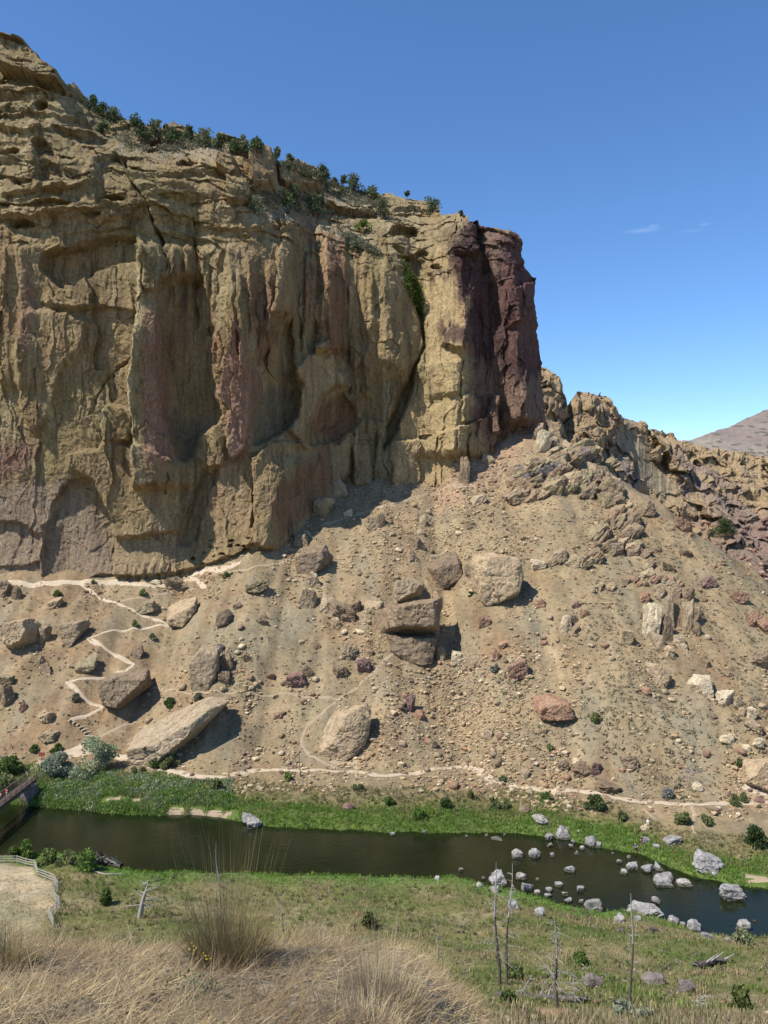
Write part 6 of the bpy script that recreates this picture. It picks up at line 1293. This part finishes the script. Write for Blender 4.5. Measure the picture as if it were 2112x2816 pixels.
person((-76.3, 158.4, DZ+.09), R(172), 'person in a coral top following behind on the footbridge', 'cloth_coral', 'cloth_black', 'walk')

# ------------------------------------------------------------------ snags and logs
def snag(label, base, top, thick, nbr, seed, lowmat='charred', name='dead_tree', bl=.18, Yfix=None, droop=.0, drift=0):
    rg_ = random.Random(seed); p = hit(*base) if Yfix is None else np.array(((base[0]-CX)/F*Yfix, Yfix, (CY-base[1])/F*Yfix)); Y = p[1]
    q = np.array(((top[0]-CX)/F*Y, Y+drift, (CY-top[1])/F*Y)); H = q[2]-p[2]; e = empty(name, Vector(p), label, 'dead tree'); n = 9; pts, rad = [], []
    for i in range(n+1):
        f = i/n; w = (q-p)*f; w[0] += .012*H*math.sin(f*7+seed); pts.append(w); rad.append(.72*thick*(1-f)**.8+.02)
    pts[0] = pts[0]-np.array((0, 0, .5)); k = 5
    v_, f_ = tube(pts[:k+1], rad[:k+1], 7); link('trunk', mk_mesh('trunk', v_, f_, None, True, M[lowmat]), e)
    v_, f_ = tube(pts[k:], rad[k:], 6); link('bleached_top', mk_mesh('bleached_top', v_, f_, None, True, M['deadwood']), e)
    for i in range(nbr):
        f = .22+.72*(i+rg_.random())/nbr; b = np.array([np.interp(f*n, range(n+1), [pp[c] for pp in pts]) for c in range(3)]); a = rg_.uniform(0, 6.28); L = H*bl*(1.15-f)*rg_.uniform(.5, 1.3)
        d = np.array((math.cos(a), math.sin(a)*.8, rg_.uniform(-.35, .6)-droop)); prts = []; bend = np.array((rg_.uniform(-.25, .25), rg_.uniform(-.2, .2), rg_.uniform(-.35, .1)))
        Q = [b+d*L*u_+bend*L*u_*u_ for u_ in (0, .25, .5, .75, 1)]; tk = max(1, thick*4.5); prts.append(tube(Q, [.032*tk, .026*tk, .02*tk, .015*tk, .008*tk], 4))
        for s in range(5):
            m0 = Q[1+s % 4]; a2 = a+rg_.choice((-1, 1))*rg_.uniform(.3, 1.1); e2 = np.array((math.cos(a2), math.sin(a2), rg_.uniform(-.6, .7)))*L*rg_.uniform(.15, .42); prts.append(tube([m0, m0+e2*.5, m0+e2+bend*L*.15], [.014, .011, .006], 4))
        v_, f_ = join(prts); link('branch', mk_mesh('branch', v_, f_, None, True, M['deadwood']), e)
    return e
def r7(x, y): return R7([(x, y)])[0]
snag('left trunk of the twin tall dead trees in the near meadow', r7(495, 1030), r7(478, 505), .20, 22, 1)
snag('right trunk of the twin tall dead trees in the near meadow', r7(525, 1035), r7(560, 530), .17, 20, 2, drift=1.0)
snag('dead tree with tangled grey branches between the twin snags and the thin snag', r7(750, 1145), r7(738, 735), .16, 26, 3, bl=.3)
snag('single thin straight dead tree in the right meadow', r7(1068, 1125), r7(1072, 640), .13, 14, 4, bl=.10)
snag('faint thin grey snag left of the twin dead trees', r7(235, 930), r7(220, 715), .07, 8, 5, 'deadwood', bl=.1)
snag('pale slim snag rising behind the tall bunchgrass against the river', R6([(950, 690)])[0], R6([(932, 415)])[0], .14, 10, 6, 'deadwood', bl=.08)
snag('grey broken snag right of the tall bunchgrass', R6([(1235, 900)])[0], R6([(1210, 630)])[0], .10, 16, 7, 'charred', bl=.25)
snag('thick leaning stump with pale bare branches below the fence corner', R6([(600, 745)])[0], R6([(645, 570)])[0], .55, 18, 8, 'deadwood', bl=.7)
snag('thin burnt pole standing beside the main path', R4([(1300, 1000)])[0], R4([(1286, 830)])[0], .13, 3, 9, bl=.04)
snag('thin dead stem on the lower slope above the path bend', R5([(605, 1308)])[0], R5([(597, 1210)])[0], .08, 3, 10, 'deadwood', bl=.05)
snag('grey bush of bare branches above the right path', R5([(1310, 1520)])[0], R5([(1330, 1405)])[0], .10, 30, 11, 'deadwood', bl=.75)
snag('bare silver branches left of the big grey bush above the right path', R5([(1075, 1525)])[0], R5([(1030, 1440)])[0], .10, 16, 12, 'deadwood', bl=.6)
snag('silver dead branches above the wedge boulder', R5([(740, 1398)])[0], R5([(700, 1378)])[0], .07, 12, 13, 'deadwood', bl=1.4)
snag('bare whitish bush in the lower right corner', r7(1380, 1150), r7(1390, 1075), .05, 30, 14, 'deadwood', bl=.75)
snag('bare grey bush at the foot of the tangled dead tree', r7(830, 1120), r7(815, 985), .05, 18, 15, 'deadwood', bl=.5)
snag('forked grey branch near the lower left snag', r7(590, 1080), r7(640, 990), .05, 14, 16, 'deadwood', bl=.4)
def log(label, P, r, mat, nst=3, seed=0):
    W = [hit(*p) for p in P]; o_ = Vector(W[0]); e = empty('fallen_log', o_, label, 'log'); Q = resample([w-np.array(o_)+np.array((0, 0, r*.8)) for w in W], max(.4, np.linalg.norm(W[-1]-W[0])/10))
    v_, f_ = tube(Q, [r*(1-.35*i/len(Q)) for i in range(len(Q))], 8); link('trunk', mk_mesh('trunk', v_, f_, None, True, M[mat]), e); rg_ = random.Random(seed)
    for i in range(nst):
        b = Q[rg_.randrange(1, len(Q)-1)]; d = np.array((rg_.uniform(-1, 1), rg_.uniform(-.6, .2), rg_.uniform(.3, 1))); v_, f_ = tube([b, b+d*r*1.8, b+d*r*3.4], [r*.3, r*.2, r*.08], 5); link('branch_stub', mk_mesh('branch_stub', v_, f_, None, True, M['charred' if seed == 5 and i % 3 else 'deadwood']), e)
log('long charred log lying at the foot of the tangled dead tree', [r7(480, 1092), r7(620, 1100), r7(700, 1102), r7(880, 1112)], .30, 'charred', 5, 1)
log('dark short log in the right meadow', [r7(1350, 968), r7(1420, 948), r7(1478, 940)], .42, 'charred', 6, 2)
log('thin charred branch left of the dark short log', [r7(1180, 985), r7(1250, 940)], .13, 'charred', 2, 3)
log('dark log along the lower edge of the main path', [R6([(822, 152)])[0], R6([(880, 158)])[0], R6([(1010, 150)])[0]], .30, 'charred', 2, 4)
log('burnt tree bole of the root wad on the near bank', [R6([(392, 520)])[0], R6([(455, 512)])[0], R6([(525, 535)])[0]], .7, 'charred', 16, 5)
log('bleached fallen branch below the burnt root wad', [R6([(400, 545)])[0], R6([(450, 560)])[0], R6([(530, 560)])[0]], .16, 'deadwood', 8, 6)

# ------------------------------------------------------------------ the dry grass at our feet
_FY = np.linspace(1.7, 9.5, 1500)
def fhit(px, py):
    a, b = (px-CX)/F, (CY-py)/F; g = gh(a*_FY, _FY); ok = np.nonzero(g >= b*_FY)[0]; Y = _FY[ok[0]] if len(ok) else 6.0; return np.array((a*Y, Y, gh(a*Y, Y)))
def blades(B, H, dirn, lean, curl, wid, rg):
    """tapered curved strips: B bases, H lengths, dirn azimuth, lean (0 up, 1 flat)"""
    n = len(B); th = np.clip(lean, 0, 1.45)[:, None]; K = 4; V_ = np.empty((n, K+1, 2, 3)); p = B.copy(); a = np.stack([np.cos(dirn), np.sin(dirn), np.zeros(n)], 1)
    s = np.stack([-np.sin(dirn), np.cos(dirn), np.zeros(n)], 1); s = s*np.cos(rg.uniform(-1.2, 1.2, (n, 1)))+np.array((0, 0, 1.))*.3
    s /= np.linalg.norm(s, axis=1)[:, None]
    for k in range(K+1):
        w = wid[:, None]*(1-.85*k/K); V_[:, k, 0] = p-s*w; V_[:, k, 1] = p+s*w
        t = th+curl[:, None]*k/K; p = p+(a*np.sin(t)+np.array((0, 0, 1.))*np.cos(t))*(H/K)[:, None]
    base_ = (np.arange(n)*(K+1)*2)[:, None]; F_ = []
    for k in range(K): F_.append(base_+np.array((2*k, 2*k+1, 2*k+3, 2*k+2)))
    return V_.reshape(-1, 3), np.stack(F_, 1).reshape(-1, 4)
def blade_obj(name, B, H, dirn, lean, curl, wid, col, parent=None, rg=None):
    V_, F_ = blades(B, H, dirn, lean, curl, wid, rg); c = np.repeat(np.clip(col, 0, .8), 10, axis=0)
    return link(name, mk_mesh(name, V_, F_, c, True, M['blade']), parent)
rg = np.random.default_rng(21)
def fg_points(n):
    Y = np.exp(rg.uniform(math.log(1.9), math.log(6.6), n)); X = Y*rg.uniform(-.56, .24, n); k = X < .02*Y+.34*rg.random(n)**.35+.045*Y; X, Y = X[k], Y[k]; return np.stack([X, Y, gh(X, Y)], 1)
DRY = 1.18*np.array([(.42, .33, .19), (.50, .41, .25), (.34, .26, .16), (.30, .25, .19), (.56, .47, .31), (.36, .25, .14)])
def patchy(B): k_ = sstep(-.5, .6, fbm(B[:, 0]*2.5, B[:, 1]*2.0, 7.7, 3))[:, None]; return np.array((.72, .68, .65))*(1-k_)+np.array((1.12, 1.08, .95))*k_
B = fg_points(34000); n = len(B)                 # matted litter
tag(blade_obj('dry_grass', B+np.array((0, 0, .004)), rg.uniform(.04, .16, n), rg.uniform(0, 6.28, n), rg.uniform(1.0, 1.55, n), rg.uniform(-.3, .3, n), rg.uniform(.0008, .0022, n), DRY[rg.integers(0, 6, n)]*rg.uniform(.4, .95, (n, 1))*patchy(B), rg=rg), 'matted dry straw grass covering the near slope at our feet', 'grass', kind='stuff')
B = fg_points(10000); k = fbm(B[:, 0]*2.2, B[:, 1]*1.6, 3.3, 3)+.25*sstep(3.0, 4.6, B[:, 1]) > .22; B = B[k]; n = len(B)
tag(blade_obj('standing_dry_grass', B, rg.uniform(.05, .17, n)*rg.uniform(.6, 1.2, n), rg.uniform(0, 6.28, n), rg.uniform(.2, 1.1, n), rg.uniform(0, .9, n), rg.uniform(.0008, .002, n), DRY[rg.integers(0, 6, n)]*rg.uniform(.7, 1.15, (n, 1))*patchy(B), rg=rg), 'loose standing straw grass on the near slope', 'grass', kind='stuff')
def bunch(label, px, py, n, hpx, rad, spread, cols, seed, bias=0., thin=1.0):
    g = np.random.default_rng(seed); p = fhit(px, py); Hm = hpx/F*p[1]; e = empty('bunchgrass', Vector(p), label, 'grass clump')
    def part(nm, m, h0, h1, l0, l1, w0, w1, c0, c1, cl):
        a = g.uniform(0, 6.28, m); r = rad*np.sqrt(g.random(m)); B_ = np.stack([np.cos(a)*r, np.sin(a)*r, np.zeros(m)-.02], 1); B_[:, 2] += gh(p[0]+B_[:, 0], p[1]+B_[:, 1])-p[2]
        d = a+g.normal(0, .5, m); lean = l0+(l1-l0)*r/rad*g.uniform(.4, 1.1, m)
        lx = np.sin(lean)*np.cos(d)+bias; ly = np.sin(lean)*np.sin(d); d = np.arctan2(ly, lx); lean = np.arcsin(np.clip(np.hypot(lx, ly), 0, .98))
        blade_obj(nm, B_, g.uniform(h0, h1, m)*Hm, d, lean, g.uniform(c0, c1, m), g.uniform(w0, w1, m)*thin, cols[g.integers(0, len(cols), m)]*g.uniform(.7, 1.12, (m, 1))*cl, e, g)
    part('leaf_blades', n, .25, .62, 0, spread, .0007, .0016, 0, .5, 1.0)
    part('stems', n//14, .7, 1.08, 0, spread*.62, .0009, .0014, -.05, .18, .95)
    m = n//14; a = g.uniform(0, 6.28, m*2)
    part('base_thatch', n//3, .10, .3, .2, spread*1.3, .001, .002, .1, .9, .6); return e
OLS = np.array([(.30, .24, .11), (.36, .29, .14), (.24, .20, .085), (.42, .34, .19), (.22, .17, .10)])
bunch('tall olive-tan bunchgrass clump in the foreground reaching up over the river', 625, 2640, 1300, 390, .15, .72, OLS*.85, 31)
bunch('dark bunchgrass clump at the left edge of the foreground', 10, 2650, 800, 170, .12, .75, OLS*.8, 32)
bunch('dry bunchgrass clump at the right end of the foreground slope', 1050, 2745, 900, 250, .14, .75, DRY[:4]*.95, 33)
bunch('pale wispy bunchgrass at the bottom edge right of centre', 990, 2815, 700, 190, .13, .95, DRY, 34)
bunch('fine straw tuft left of the tall clump on the crest', 330, 2585, 200, 100, .09, .9, DRY, 35)
bunch('straw tuft on the crest between the tall clump and the right clump', 880, 2600, 260, 130, .12, .8, DRY, 36)
bunch('sparse straw tuft near the left edge crest', 160, 2570, 160, 90, .10, .9, DRY, 37)
def flower(label, px, py, hpx, seed, nfl=9):
    g = np.random.default_rng(seed); p = fhit(px, py); Hm = hpx/F*p[1]; e = empty('yellow_wildflower', Vector(p), label, 'flower'); m = 4
    d = g.uniform(0, 6.28, m); ln = g.uniform(.05, .3, m); st_ = blade_obj('stem', np.zeros((m, 3)), np.full(m, Hm), d, ln, np.zeros(m), np.full(m, .0012), np.tile((.16, .18, .06), (m, 1)), e, g)
    for i in range(nfl):
        k = i % m; t = np.array((math.cos(d[k])*math.sin(ln[k]), math.sin(d[k])*math.sin(ln[k]), math.cos(ln[k])))*Hm*g.uniform(.72, 1.02)+g.normal(0, .012, 3)
        D, Fc = ico(1); a = np.arctan2(D[:, 1], D[:, 0]); V_ = D*np.array((.0045, .0045, .003))*(1+.35*np.cos(5*a))[:, None]; link('blossom', mk_mesh('blossom', V_, Fc, None, True, M['petal']), st_, Vector(t))
flower('yellow wildflower just left of the tall bunchgrass base', 528, 2650, 45, 41); flower('yellow wildflower in front of the tall bunchgrass base', 572, 2665, 38, 42, 12)
flower('yellow wildflower rising right of the tall bunchgrass', 745, 2625, 85, 43, 8); flower('faint yellow wildflower beside the tall bunchgrass', 710, 2620, 78, 44, 5)
p = fhit(535, 2750); e = empty('weed', Vector(p), 'small grey-green leafy weed in the straw at the bottom', 'weed'); g = np.random.default_rng(51)
C = g.normal(size=(260, 3))*np.array((.045, .045, .022))+np.array((0, 0, .045)); V_, F_ = leaf_tris(C, g.uniform(.004, .009, 260), .5, g, 2.6); link('leaves', mk_mesh('leaves', V_, F_, shade((.15, .16, .085), 260, g), False, M['leaf']), e)
m = 9; blade_obj('stem', np.zeros((m, 3)), np.full(m, .1), g.uniform(0, 6.28, m), g.uniform(.2, .9, m), np.zeros(m), np.full(m, .0014), np.tile((.2, .17, .1), (m, 1)), e, g)
